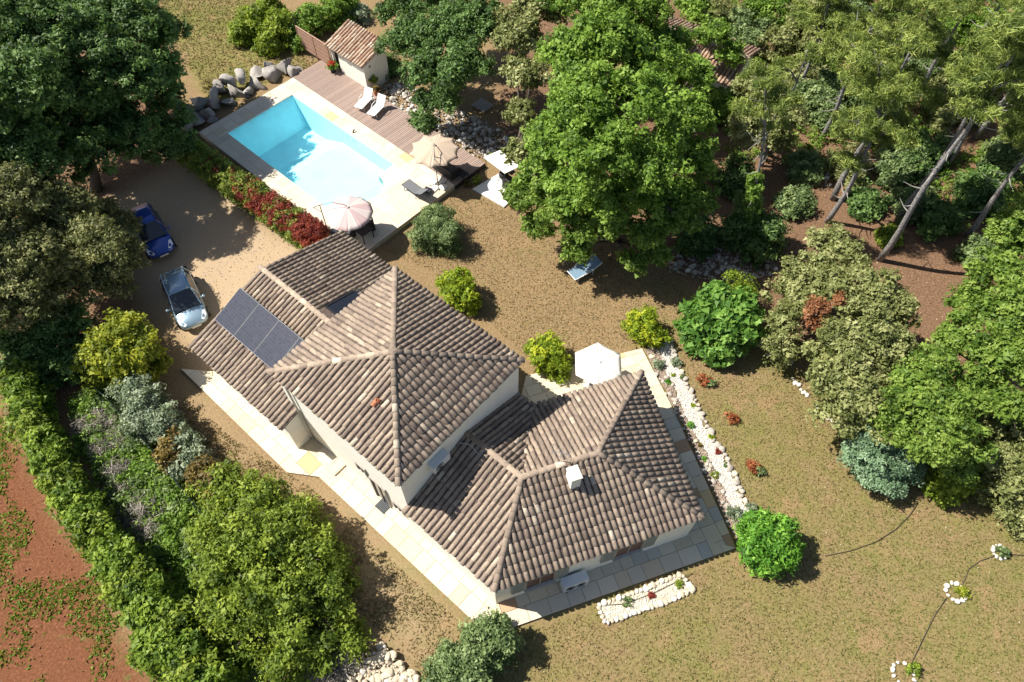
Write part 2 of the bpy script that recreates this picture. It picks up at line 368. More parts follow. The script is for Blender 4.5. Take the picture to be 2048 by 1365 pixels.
def roof_tiles(poly, a, b, pitch=0.26, course=0.40, seed=1, over=0.05, eave_trim=True):
    """tiles (matrix, tint) laid on a convex sloping face with its eave from a to b"""
    r = random.Random(seed); poly = [Vector(p) for p in poly]; a = Vector(a); b = Vector(b)
    e = (b - a).normalized(); n = None
    for k in range(len(poly)):
        q = (poly[k] - poly[k - 1]).cross(poly[(k + 1) % len(poly)] - poly[k])
        if q.length > 1e-4: n = q.normalized(); break
    if n.z < 0: n = -n
    s = n.cross(e)
    if s.z < 0: e = -e; a, b = b, a; s = n.cross(e)
    P2 = [((p - a).dot(e), (p - a).dot(s)) for p in poly]
    x0 = min(p[0] for p in P2); x1 = max(p[0] for p in P2); nrow = max(1, round((x1 - x0) / pitch)); pt = (x1 - x0) / nrow; out = []
    for k in range(nrow):
        x = x0 + (k + 0.5) * pt; ys = []
        for i in range(len(P2)):
            (xa, ya), (xb, yb) = P2[i - 1], P2[i]
            if (xa - x) * (xb - x) <= 0 and abs(xa - xb) > 1e-6: ys.append(ya + (yb - ya) * (x - xa) / (xb - xa))
        if len(ys) < 2: continue
        y0, y1 = min(ys) - over, max(ys); rowj = r.uniform(-0.016, 0.016); ROWB[0] = r.gauss(0, 1.0); y = y0 + (r.uniform(-.02, .02))
        while y < y1 - 0.06:
            L = min(TL, y1 - y + 0.03); sc = L / TL
            jy = r.uniform(-0.018, 0.018); rot = r.gauss(0, 0.032); tilt = 0.045 + r.gauss(0, 0.014)
            xx = (e + s * rot).normalized(); yy = (s - e * rot - n * tilt).normalized(); zz = xx.cross(yy)
            o = a + e * (x + rowj + r.uniform(-.006, .006)) + s * (y + (0 if sc < 1 else jy)) + n * (0.028 + r.uniform(0, .006))
            out.append((frame(xx, yy * sc, zz, o), tile_tint(r))); y += course
    return out
def ridge_line(p0, p1, step=0.36, seed=1):
    r = random.Random(seed); p0 = Vector(p0); p1 = Vector(p1); d = (p1 - p0).normalized(); x = d.cross(Vector((0, 0, 1))).normalized(); z = x.cross(d); out = []
    n = max(1, int((p1 - p0).length / step))
    for k in range(n):
        rot = r.gauss(0, 0.03); xx = (x + d * rot).normalized(); yy = (d - x * rot - z * 0.04).normalized()
        out.append((frame(xx, yy, xx.cross(yy), p0 + d * ((p1 - p0).length * k / n - 0.03) + z * (0.055 + r.uniform(0, .008))), min(11, tile_tint(r) + 2)))
    return out
def join_tiles(items, v, f, mat, nm):
    if not items: return None
    VV = []; FF = []; TT = []
    vh = np.c_[v, np.ones(len(v))]
    for k, (M, tt) in enumerate(items):
        VV.append((vh @ np.array(M).T)[:, :3]); FF.append(f + k * len(v)); TT.append(np.full(len(f), TINTS[tt]))
    return fast_mesh(nm, np.concatenate(VV), np.concatenate(FF), mat, np.concatenate(TT))
def slab3(poly, th, inset=0.0):            # a sloping roof deck
    n = (Vector(poly[1]) - Vector(poly[0])).cross(Vector(poly[2]) - Vector(poly[0])).normalized()
    if n.z < 0: poly = poly[::-1]
    k = len(poly); mb = MB()
    return mb.add([tuple(p) for p in poly] + [(p[0], p[1], p[2] - th) for p in poly], [tuple(range(k)), tuple(range(k, 2 * k))[::-1]] + [(i + k, (i + 1) % k + k, (i + 1) % k, i) for i in range(k)])

house = thing('house', 'large cream rendered house with hipped roofs of weathered canal tiles', 'house', uv(0, 0, 0))
# walls
TU, TVV, TE, TA = .26, -.17, 5.70, 6.86      # centre of the tower in the house frame, eave and apex heights
TW = MB().prism([uv(TU - 3.9, TVV - 3.7), uv(TU + 3.9, TVV - 3.7), uv(TU + 3.9, TVV + 3.7), uv(TU - 3.9, TVV + 3.7)], 0, TE - .04).build('wall', WALL, house)
WZ = lambda v: 2.7 + (5.05 - abs(v)) * 1.4 / 5.05
mb = MB(); sec = [(-4.8, 0), (4.8, 0), (4.8, WZ(4.8) - .1), (0, WZ(0) - .1), (-4.8, WZ(4.8) - .1)]
mb.add([uv(-9.95, v, z) for v, z in sec] + [uv(-3.5, v, z) for v, z in sec], [(4, 3, 2, 1, 0), (5, 6, 7, 8, 9)] + [(i, (i + 1) % 5, (i + 1) % 5 + 5, i + 5) for i in range(5)])
sec = [(-4.8, 0), (-3.705, 0), (-3.705, WZ(3.705) - .1), (-4.8, WZ(4.8) - .1)]
mb.add([uv(-3.495, v, z) for v, z in sec] + [uv(-3.05, v, z) for v, z in sec], [(3, 2, 1, 0), (4, 5, 6, 7)] + [(i, (i + 1) % 4, (i + 1) % 4 + 4, i + 4) for i in range(4)])
mb.build('wall', WALL, house)
EZ, NZ = 2.8, 4.08
BL = at(988, 1183, EZ); BR = at(1407, 1036, EZ); TR = at(1283, 745, EZ)
bd = (BR - BL).normalized(); bn = Vector((-bd.y, bd.x, 0)); wid = (TR - BR).dot(bn)
def cross_v(p, d, vv):                      # where the line p + t d meets v = vv in the house frame
    pv = (p.x - HC[0]) * HV[0] + (p.y - HC[1]) * HV[1]; dv = d.x * HV[0] + d.y * HV[1]; t = (vv - pv) / dv; return p + d * t
VY = cross_v(TR, bd, 3.5); N1 = cross_v(BL + bn * wid / 2, bd, -0.05); N1.z = NZ
N2 = BL + bn * wid / 2 + bd * ((TR - BL).dot(bd) * 0.5 + (BR - BL).dot(bd) * 0.5 - 3.75); N2.z = NZ
LV = (BL.x - HC[0]) * HV[0] + (BL.y - HC[1]) * HV[1]
LT = uv(4.085, LV, EZ); N0 = uv(4.085, -0.05, NZ); RTC = uv(4.085, 3.5, EZ)
ins = 0.13
cen = (BL + BR + TR + VY) / 4
def inset(poly, d):
    out = []; n = len(poly)
    for i in range(n):
        p, q, r_ = Vector(poly[i - 1]), Vector(poly[i]), Vector(poly[(i + 1) % n])
        e1 = (q - p).normalized(); e2 = (r_ - q).normalized(); n1 = Vector((-e1.y, e1.x, 0)); n2 = Vector((-e2.y, e2.x, 0))
        k = (n1 + n2); k = k / max(0.3, (1 + n1.dot(n2))); out.append(q + k * d)
    return out
apoly = [Vector((p.x, p.y, 0)) for p in (LT, BL, BR, TR, VY, RTC)]
ain = inset(apoly, ins); ain[0] = uv(4.065, LV + ins); ain[-1] = uv(4.065, 3.5 - ins)
AW = MB().prism([(p.x, p.y) for p in ain], 0, EZ - 0.10).build('wall', WALL, house)
# roofs: (part name, faces as (polygon, eave a, eave b), ridge lines)
c4 = [uv(TU + a * 4.05, TVV + b * 3.85, TE) for a, b in ((-1, -1), (1, -1), (1, 1), (-1, 1))]; apex = uv(TU, TVV, TA)
main_faces = [([c4[i], c4[(i + 1) % 4], apex], c4[i], c4[(i + 1) % 4]) for i in range(4)]
main_ridges = [(c4[i], apex) for i in range(4)]
wl = [uv(-10.2, -5.05, 2.7), uv(-3.57, -5.05, 2.7), uv(-3.57, 0, 4.1), uv(-10.2, 0, 4.1)]
wl2 = [uv(-3.57, -5.05, 2.7), uv(-2.95, -5.05, 2.7), uv(-2.95, -3.80, WZ(3.80)), uv(-3.57, -3.80, WZ(3.80))]
wr_ = [uv(-10.2, 5.05, 2.7), uv(-3.57, 5.05, 2.7), uv(-3.57, 0, 4.1), uv(-10.2, 0, 4.1)]
wing_faces = [(wl, wl[0], wl[1]), (wl2, wl2[0], wl2[1]), (wr_, wr_[0], wr_[1])]
wing_ridges = [(uv(-10.28, 0, 4.1), uv(-3.6, 0, 4.1))]
annex_faces = [([LT, BL, N1, N0], LT, BL), ([BL, BR, N2, N1], BL, BR), ([BR, TR, N2], BR, TR), ([TR, VY, N1, N2], TR, VY), ([VY, RTC, N0, N1], VY, RTC)]
annex_ridges = [(N0, N1), (BL, N1), (N1, N2), (BR, N2), (TR, N2)]
roofs = []; alltiles = []; allridge = []
for k, (nm, faces, ridges) in enumerate((('main_roof', main_faces, main_ridges), ('wing_roof', wing_faces, wing_ridges), ('annex_roof', annex_faces, annex_ridges))):
    mb = MB()
    for i, (pl, a, b) in enumerate(faces):
        sl = slab3(pl, 0.09); mb.add(sl.v, sl.f)
    ro = mb.build(nm, DECKM, house); roofs.append(ro)
    for i, (pl, a, b) in enumerate(faces):
        for (M, tt) in roof_tiles(pl, a, b, seed=k * 20 + i): alltiles.append((M, tt, k))
    for i, (p0, p1) in enumerate(ridges):
        for (M, tt) in ridge_line(p0, p1, seed=k * 20 + i): allridge.append((M, tt, k))
def hit(px, py, zf):                        # pixel -> point on a sloping surface z = zf(point)
    z = 3.0
    for _ in range(30): p = at(px, py, z); z = zf(p)
    return p
def vof(p): return (p.x - HC[0]) * HV[0] + (p.y - HC[1]) * HV[1]
def uof(p): return (p.x - HC[0]) * HU[0] + (p.y - HC[1]) * HU[1]
wz = lambda p: WZ(vof(p))
spc = [hit(*q, wz) for q in ((484, 581), (600, 677), (536, 731), (427, 636))]
su0 = max(-10.0, (uof(spc[0]) + uof(spc[3])) / 2); su1 = -3.8; sv0 = (vof(spc[2]) + vof(spc[3])) / 2; sv1 = (vof(spc[0]) + vof(spc[1])) / 2
def under_panel(M):
    p = M @ Vector((0, 0.2, 0)); u, v = uof(p), vof(p)
    return su0 - 0.02 < u < su1 and sv0 - 0.05 < v < sv1 - 0.1 and p.z < 4.2
rl = [hit(*q, wz) for q in ((652, 615), (716, 582))]; ru0 = uof(rl[0]); rv0 = vof(rl[0]); rv1 = vof(rl[1]); ru0 = (uof(rl[0]) + uof(rl[1])) / 2; ru1 = ru0 + 1.0
def under_light(M):
    p = M @ Vector((0, 0.2, 0)); u, v = uof(p), vof(p); return ru0 - .05 < u < ru1 + .05 and rv0 - .3 < v < rv1 + .05 and p.z < 4.2
alltiles = [q for q in alltiles if not (q[2] == 1 and (under_panel(q[0]) or under_light(q[0])))]
cpos = Vector((0, 0, CAMH))
alltiles.sort(key=lambda q: ((q[0].translation - cpos).length))
TVAR = variants(TV, TF, TILE, 'roof_tile'); RVAR = variants(RV, RF, TILE, 'ridge_tile')
for (M, tt, k) in alltiles[:300]: obj('roof_tile', TVAR[tt], roofs[k], True, M)
for k in range(3):
    me = join_tiles([(M, tt) for (M, tt, kk) in alltiles[300:] if kk == k], TV, TF, TILE, 'roof_tiles')
    if me: tag(obj('roof_tiles', me, roofs[k]), kind='stuff')
for (M, tt, k) in allridge: obj('ridge_tile', RVAR[tt], roofs[k], True, M)
CAPM = simple('mortar_brown', (0.24, 0.19, 0.145), 0.95, var=0.3)
MB().lathe([(0.24, -.02), (0.20, .09), (0.10, .13), (0, .135)], apex + Vector((0, 0, .03)), 10).build('roof_finial', CAPM, roofs[0])
# solar array
PANEL = None
def panel_material():
    m, t, b = nodes('solar_cells')
    tc = t.nodes.new('ShaderNodeTexCoord'); br = t.nodes.new('ShaderNodeTexBrick')
    br.offset = 0.0; br.inputs['Scale'].default_value = 1.0; br.inputs['Mortar Size'].default_value = 0.012; br.inputs['Brick Width'].default_value = 0.16; br.inputs['Row Height'].default_value = 0.16
    br.inputs['Color1'].default_value = (0.030, 0.036, 0.055, 1); br.inputs['Color2'].default_value = (0.045, 0.050, 0.072, 1); br.inputs['Mortar'].default_value = (0.06, 0.062, 0.07, 1)
    t.links.new(tc.outputs['Object'], br.inputs['Vector'])
    t.links.new(br.outputs['Color'], b.inputs['Base Color']); b.inputs['Roughness'].default_value = 0.05; b.inputs['Specular IOR Level'].default_value = 0.5
    return m
SOLAR = panel_material(); ALU = simple('aluminium', (0.55, 0.56, 0.58), 0.35, 0.9, var=0.05); FRAMEG = simple('panel_frame_grey', (.10, .105, .115), .5, .2, var=.05); DARKM = simple('dark_metal', (0.035, 0.037, 0.042), 0.45, 0.3, var=0.15)
solar = thing('solar_panel_array', 'row of four dark solar panels on the left roof slope', 'solar panels', uv((su0 + su1) / 2, (sv0 + sv1) / 2, wz(uv(0, sv0)) + .1))
sl = Vector((HV[0], HV[1], math.tan(math.atan(1.4 / 5.05) + math.radians(6.8)))).normalized(); eu = Vector((HU[0], HU[1], 0)); sn = eu.cross(sl).normalized()
npan = 4; pw = (su1 - su0) / npan; plen = (sv1 - sv0) / sl.dot(Vector((HV[0], HV[1], 0)))
for k in range(npan):
    o = uv(su0 + pw * k + 0.01, sv0, WZ(sv0)) + sn * 0.14; M = frame(eu, sl, sn, o)
    p = MB().box((pw / 2 - .01, plen / 2, 0), (pw - .02, plen, 0.04)).build('panel_frame', FRAMEG, solar, True, None); p.matrix_basis = M
    MW[p.name] = M
    c = MB().box((pw / 2 - .01, plen / 2, 0.012), (pw - .07, plen - .05, 0.04)).build('solar_panel', SOLAR, solar, True); c.matrix_basis = M
    for yy in (0.25, plen - 0.3):
        q = MB().box((pw - .01, yy, 0.03), (0.035, 0.035, 0.03)).build('clamp', FRAMEG, solar, True); q.matrix_basis = M
# roof light on the far slope
sl2 = Vector((HV[0], HV[1], -1.4 / 5.05)).normalized(); sn2 = eu.cross(sl2).normalized(); rlen = (rv1 - rv0) / sl2.dot(Vector((HV[0], HV[1], 0)))
M = frame(eu, sl2, sn2, uv(ru0, rv0, WZ(rv0)) + sn2 * 0.03)
GLASSD = simple('dark_glass', (0.012, 0.013, 0.018), 0.12, 0.0, var=0.1, spec=0.6)
rp = MB().box((.5, rlen / 2, .02), (1.0, rlen, .03)).build('roof_light', GLASSD, house); rp.matrix_basis = M
rf = MB().box((-.02, rlen / 2, .04), (.06, rlen + .1, .08)).box((.5, -.02, .04), (1.04, .06, .08)).box((.5, rlen + .02, .04), (1.04, .06, .08)).build('roof_light_frame', DARKM, house); rf.matrix_basis = M
# chimney on the annex
chb = hit(1146, 962, lambda p: NZ - 0.15); ca = math.atan2(bd.y, bd.x)
ch = MB().box((chb.x, chb.y, 4.15), (0.44, 0.56, 1.0), ca)
cho = ch.build('chimney', WALL, house)
MB().box((chb.x, chb.y, 4.73), (0.52, 0.64, 0.06), ca).build('chimney_cap', simple('concrete_pale', (0.55, 0.53, 0.48), 0.9, var=0.1), cho)
for (x, y) in ((-.16, -.21), (.16, -.21), (-.16, .21), (.16, .21)):
    q = Vector((chb.x, chb.y, 4.67)) + Matrix.Rotation(ca, 3, 'Z') @ Vector((x, y, 0)); MB().box(q, (.1, .1, .09), ca).build('chimney_pillar', WALL, cho)
# antenna
an = at(1120, 925, NZ); mb = MB(); mb.tube([an - Vector((0, 0, .1)), an + Vector((0, 0, 1.0))], 0.018, 6)
mb.tube([an + Vector((-.4, .1, .95)), an + Vector((.4, -.1, .95))], 0.012, 6)
for k in range(6): q = an + Vector((-.36 + .14 * k, .09 - .036 * k, .95)); mb.tube([q + Vector((-.05, -.2, 0)), q + Vector((.05, .2, 0))], 0.007, 5)
tag(mb.build('aerial', ALU), 'thin metal television aerial beside the white chimney', 'aerial')
# terracotta vent on the main roof
TERRA = simple('terracotta', (0.42, 0.16, 0.08), 0.85, var=0.2)
vp = hit(757, 806, lambda p: TA + ((vof(p) - TVV) / 3.85) * (TA - TE)); vt = thing('roof_vent', 'small orange terracotta vent on the highest roof', 'roof vent', vp)
MB().lathe([(.10, -.1), (.10, .22), (.085, .24), (.07, .22), (.07, 0.0)], vp, 12).build('pipe', TERRA, vt)
q = vp + Vector((-.02, .1, .12)); MB().tube([q, q + Vector((-.2, -.28, -.1))], [0.10, .12], 10).build('cowl', TERRA, vt)
# openings on the left walls of the tower and the annex, and along the terrace side
FRAME = simple('window_frame_taupe', (0.30, 0.27, 0.235), 0.6, var=0.06); SHUT = simple('shutter_sage', (0.33, 0.33, 0.27), 0.65, var=0.06); BRICKR = simple('window_red_brown', (0.14, 0.075, 0.06), 0.5, var=0.15)
def window(org, ex, ey, w, h, sill, par, shutters=True, door=False):
    """org: foot of the wall below the window's centre, ex along the wall, ey outwards"""
    M = frame(ex, ey, Vector((0, 0, 1)), Vector((org.x, org.y, 0)))
    o = MB().box((0, 0.004, sill + h / 2), (w, 0.03, h)).build('door' if door else 'window', BRICKR if not door else GLASSD, par); o.matrix_basis = M
    m2 = MB()
    m2.box((-w / 2 - .03, .03, sill + h / 2), (.08, .10, h + .06)).box((w / 2 + .03, .03, sill + h / 2), (.08, .10, h + .06)).box((0, .03, sill + h + .05), (w + .14, .10, .08)).box((0, .03, sill + h / 2), (.06, .06, h))
    m2.build('door_frame' if door else 'window_frame', FRAME, o)
    if not door:
        MB().box((0, .07, sill - .03), (w + .2, .2, .05)).build('sill', simple('sill_stone', (.5, .46, .38), .9), o)
        if shutters:
            for s in (-1, 1):
                sh = MB().box((s * (w / 2 + .36), .05, sill + h / 2), (.62, .045, h + .04)).build('shutter', SHUT, o)
                m3 = MB()
                for k in range(9): m3.box((s * (w / 2 + .36), .076, sill + .1 + k * (h - .2) / 8), (.52, .02, .06))
                m3.build('louvre', SHUT, sh)
NEG = Vector((-HV[0], -HV[1], 0))
bq = [ain[1], ain[2]]; bdir = (bq[1] - bq[0]).normalized(); bout = Vector((bdir.y, -bdir.x, 0)); blen = (bq[1] - bq[0]).length
for fr in (0.215, 0.66): window(bq[0] + bdir * blen * fr, bdir, bout, 1.25, 1.25, 0.95, AW)
for (uu, w, h, s, d) in ((1.15, .5, .6, 2.1, False), (2.15, .9, 2.1, .14, True), (3.35, .5, .6, 1.0, False)):
    window(uv(uu, TVV - 3.7), Vector((HU[0], HU[1], 0)), NEG, w, h, s, TW, False, d)
# hood over the tower's left door, downpipe, cable, tower air conditioner
PIPE = simple('zinc_pipe', (0.50, 0.47, 0.42), 0.5, 0.3, var=0.08)
q = uv(-2.93, -3.95); MB().tube([q + Vector((0, 0, .1)), q + Vector((0, 0, 5.4)), uv(-2.93, -4.02, 5.6)], 0.05, 8).build('downpipe', PIPE, house)
ACM = simple('air_conditioner_white', (0.62, 0.64, 0.63), 0.5, var=0.03)
def ac_unit(name, label, loc, rz, w, d, h, fans):
    t = thing(name, label, 'air conditioner', loc, rz)
    b = MB().box((0, 0, h / 2 + .05), (w, d, h)).box((0, 0, h + .065), (w + .03, d + .03, .03)).build('casing', ACM, t, False)
    MB().box((-w * .35, 0, .02), (.06, d + .06, .05)).box((w * .35, 0, .02), (.06, d + .06, .05)).build('bracket', DARKM, t, False)
    for x in fans:
        mb = MB()
        for rr in (.05, .11, .17, .23): mb.tube([(x + rr * math.cos(k * .524), -d / 2 - .012, h / 2 + .05 + rr * math.sin(k * .524)) for k in range(13)], .008, 5, False)
        mb.build('fan_grille', DARKM, t, False)
    for k in range(7): MB().box((0, d / 2 + .008, .12 + k * .06), (w * .85, .012, .02)).build('cooling_fin', FRAME, t, False)
    return t
p = at(882, 928, 4.4); pu = 4.37; pv = vof(p)
ac_unit('wall_air_conditioner', 'white air conditioner fixed high on the shaded tower wall', uv(pu, pv, 4.22), HA + math.pi / 2 , .95, .36, .52, (-.15,))
p = at(1147, 1172, 0.12); ac_unit('ground_air_conditioner', 'grey white heat pump standing on the shaded paving by the wall', (p.x, p.y + .05, .12), ca, 1.15, .42, .85, (-.25, .25))
mb = MB(); cz = lambda p: NZ + .1 - abs(vof(p)) * .32
cab = [hit(x, y, cz) for x, y in ((917, 886), (935, 888), (945, 895), (953, 905), (963, 910), (968, 903), (966, 897))]
tag(MB().tube(cab, .022, 6).build('cable', simple('cable_grey', (.5, .48, .45), .6)), 'loose pale cable curling over the shaded annex roof', 'cable')
# ------------------------------------------------------------------ paving round the house
def clip(poly, conv):
    out = poly; n = len(conv)
    ar = sum(conv[i][0] * conv[(i + 1) % n][1] - conv[(i + 1) % n][0] * conv[i][1] for i in range(n))
    if ar < 0: conv = conv[::-1]
    for i in range(n):
        a, b = conv[i], conv[(i + 1) % n]; res = []
        def side(p): return (b[0] - a[0]) * (p[1] - a[1]) - (b[1] - a[1]) * (p[0] - a[0])
        for k in range(len(out)):
            p, q = out[k - 1], out[k]; sp, sq = side(p), side(q)
            if (sp >= 0) != (sq >= 0): t = sp / (sp - sq); res.append((p[0] + (q[0] - p[0]) * t, p[1] + (q[1] - p[1]) * t))
            if sq >= 0: res.append(q)
        out = res
        if not out: return []
    return out
def area(p): return abs(sum(p[i - 1][0] * p[i][1] - p[i][0] * p[i - 1][1] for i in range(len(p)))) / 2
def stone(nm, base, base2, sc=2.0):
    m, t, b = nodes(nm); oi = t.nodes.new('ShaderNodeObjectInfo')
    n1 = noise(t, sc, 5, .65); n2 = noise(t, sc * 5, 4, .6)
    c = mix(t, n1, base, base2); c = mix(t, math_n(t, 'MULTIPLY', n2, .25), c, (0.30, 0.25, 0.19))
    mr = t.nodes.new('ShaderNodeMapRange'); mr.inputs[3].default_value = .9; mr.inputs[4].default_value = 1.1; t.links.new(oi.outputs['Random'], mr.inputs[0])
    c = mix(t, 1.0, c, mr.outputs[0], 'MULTIPLY')
    t.links.new(c, b.inputs['Base Color']); b.inputs['Roughness'].default_value = .8; b.inputs['Specular IOR Level'].default_value = .2
    bump(t, b, n2, .25, .01); return m
SLABS = [stone('slab_cream', (.66, .58, .43), (.60, .53, .42)), stone('slab_sand', (.60, .49, .32), (.64, .55, .40)), stone('slab_grey', (.46, .45, .39), (.55, .52, .43)), stone('slab_rust', (.46, .28, .15), (.40, .27, .18)), stone('slab_ochre', (.60, .42, .19), (.52, .40, .24))]
JOINT = simple('paving_joint', (.36, .31, .24), .95, var=.2)
def slabs(conv, org, ang, z, th, parent, wts, seed, rows=(.55, .85), lens=(.5, 1.0), hole=None, gap=.010, nm='paving_slab'):
    r = random.Random(seed); ca_, sa = math.cos(ang), math.sin(ang); L = lambda p: ((p[0] - org[0]) * ca_ + (p[1] - org[1]) * sa, -(p[0] - org[0]) * sa + (p[1] - org[1]) * ca_)
    loc = [L(p) for p in conv]; x0, x1 = min(p[0] for p in loc), max(p[0] for p in loc); y0, y1 = min(p[1] for p in loc), max(p[1] for p in loc); y = y0
    hl = [L(p) for p in hole] if hole else None
    while y < y1 - .02:
        h = r.uniform(*rows)
        if y + h > y1 - .25: h = y1 - y
        x = x0 - r.uniform(0, .6)
        while x < x1:
            w = r.uniform(*lens); c = clip([(x + gap, y + gap), (x + w - gap, y + gap), (x + w - gap, y + h - gap), (x + gap, y + h - gap)], loc); x += w
            if len(c) < 3 or area(c) < .02: continue
            if hl:
                mx_, my_ = sum(p[0] for p in c) / len(c), sum(p[1] for p in c) / len(c)
                hx0, hx1 = min(p[0] for p in hl), max(p[0] for p in hl); hy0, hy1 = min(p[1] for p in hl), max(p[1] for p in hl)
                if hx0 < mx_ < hx1 and hy0 < my_ < hy1: continue
            wpoly = [(org[0] + p[0] * ca_ - p[1] * sa, org[1] + p[0] * sa + p[1] * ca_) for p in c]
            dz = r.uniform(-.004, .006)
            mb = MB().prism(wpoly, z - th, z + dz)
            mb.build(nm, r.choices(SLABS, wts)[0], parent)
        y += h
PZ = 0.12
def gp(x, y, z=PZ): p = at(x, y, z); return (p.x, p.y)
def u2(u, v): p = uv(u, v); return (p.x, p.y)
pc = dict(c1=gp(362, 738), c1b=gp(398, 706), c2=gp(574, 945), c3=gp(638, 954), c4=gp(978, 1272), c5=gp(1472, 1096), c6=gp(1346, 818), c7=gp(1284, 697), c8=gp(1052, 752))
aw = [(p.x, p.y) for p in ain]
pieces = [([pc['c1'], pc['c2'], u2(-3.0, -4.79), u2(-9.95, -4.79)], HA), ([pc['c2'], pc['c3'], u2(-1.15, -3.78), u2(-3.04, -3.78), u2(-3.04, -4.79)], HA),
          ([pc['c3'], pc['c4'], aw[1], u2(4.1, -3.78), u2(-1.15, -3.78)], HA), ([pc['c4'], pc['c5'], aw[2], aw[1]], ca), ([pc['c5'], pc['c6'], aw[3], aw[2]], ca + math.pi / 2),
          ([pc['c6'], pc['c7'], aw[3]], ca + math.pi / 2), ([pc['c7'], pc['c8'], u2(4.1, 3.44), aw[4], aw[3]], ca)]
mb = MB()
for pl, _ in pieces: mb.prism(pl, -0.15, PZ - .035)
patio = tag(mb.build('paved_terrace', JOINT), kind='structure')
for k, (pl, an_) in enumerate(pieces):
    slabs(pl, pl[0], an_, PZ, .05, patio, ((9, 5, .3, .14, .25) if k < 3 or k > 4 else (4, 3, 2.2, .7, .4)), 50 + k)  # greyer slabs on shaded strips, paler on sunlit ones: light painted into the mix
# drain grating and step slabs by the left wall
g = at(766, 1013, PZ); t = thing('drain_grate', 'dark metal drain cover set in the bright paving', 'drain cover', (g.x, g.y, PZ + .006), HA)
MB().box((0, 0, .006), (.62, .5, .012)).build('grate_plate', DARKM, t, False)
for k in range(8): MB().box((-.26 + k * .074, 0, .016), (.03, .44, .012)).build('grate_bar', simple('zinc', (.12, .125, .13), .5, .5), t, False)
for k, (x, y) in enumerate(((660, 908), (668, 928))):
    p = at(x, y, .2); tag(MB().box((p.x, p.y, .17 - .03 * k), (.95, .8, .16), HA).build('door_step', SLABS[k]), ('pale stone step nearest the wing wall below the tower', 'pale stone step standing out farther from the tower wall')[k], 'step')
# ------------------------------------------------------------------ pool, stone surround, timber deck
TZ = 0.35
A0, A1, B0, B1 = -1.5, 14.95, -1.25, 6.75; PLN, PWD = 10.66, 5.49
def a2(a, b): p = ab(a, b); return (p.x, p.y)
def rect_ab(a0, a1, b0, b1): return [a2(a0, b0), a2(a1, b0), a2(a1, b1), a2(a0, b1)]
TERR = stone('pool_travertine', (.66, .58, .45), (.58, .48, .37), 1.6)
SLABS_H, SLABS = SLABS, [TERR, SLABS[0], SLABS[1], SLABS[2], SLABS[4]]
mb = MB()
STEP0 = 12.1
for r_ in ((A0, 0, B0, B1), (0, STEP0, B0, 0), (0, STEP0, PWD, B1), (STEP0, A1, B0, B1)): mb.prism(rect_ab(*r_), -0.2, TZ - .035)
# fill either side of the half-round steps
SC, SR = PWD / 2, 1.35
arc = [(PLN + SR * math.sin(math.pi * k / 14), SC - SR * math.cos(math.pi * k / 14)) for k in range(15)]
mb.prism([a2(PLN, 0), a2(STEP0, 0), a2(STEP0, SC)] + [a2(*q) for q in arc[:8][::-1]] + [a2(PLN, SC - SR)], -.2, TZ - .035)
mb.prism([a2(PLN, PWD), a2(STEP0, PWD), a2(STEP0, SC)] + [a2(*q) for q in arc[7:]] + [a2(PLN, SC + SR)], -.2, TZ - .035)
terr = tag(mb.build('pool_terrace', simple('terrace_joint', (.50, .44, .35), .9, var=.12)), kind='structure')
for k, (r_, n_) in enumerate((((A0, 0, B0, B1), 1), ((0, STEP0, B0, 0), 2), ((0, STEP0, PWD, B1), 3), ((STEP0, A1, B0, B1), 4))):
    slabs(rect_ab(*r_), a2(A0, B0), PA_, TZ, .05, terr, (7, 4, 1, .08, .1), 80 + k, (.5, .85), (.55, 1.1), gap=.006)
mb = MB().prism([a2(PLN, 0.0), a2(STEP0, 0.0), a2(STEP0, SC)] + [a2(*q) for q in arc[:8][::-1]] + [a2(PLN, SC - SR)], TZ - .033, TZ); mb.build('paving_slab', TERR, terr)
mb = MB().prism([a2(PLN, PWD), a2(STEP0, PWD), a2(STEP0, SC)] + [a2(*q) for q in arc[7:]] + [a2(PLN, SC + SR)], TZ - .033, TZ); mb.build('paving_slab', TERR, terr)
SLABS = SLABS_H
LINER = simple('pool_liner', (.50, .84, .91), .7, var=.05, scale=1.2, spec=.2)
pool = thing('swimming_pool', 'bright turquoise rectangular swimming pool with half round steps', 'pool', ab(PLN / 2, PWD / 2, 0))
mb = MB(); DZ0, DZ1 = -1.9, -0.75
vv = [ab(0, 0, TZ - .04), ab(PLN, 0, TZ - .04), ab(PLN, PWD, TZ - .04), ab(0, PWD, TZ - .04), ab(0.9, .12, DZ0), ab(PLN - .05, .12, DZ1), ab(PLN - .05, PWD - .12, DZ1), ab(0.9, PWD - .12, DZ0), ab(3.2, .12, DZ0 + .1), ab(3.2, PWD - .12, DZ0 + .1), ab(5.2, .12, DZ1 - .15), ab(5.2, PWD - .12, DZ1 - .15)]
mb.add(vv, [(4, 8, 9, 7), (8, 10, 11, 9), (10, 5, 6, 11), (0, 4, 7, 3), (0, 1, 5, 10, 8, 4), (3, 7, 9, 11, 6, 2)])
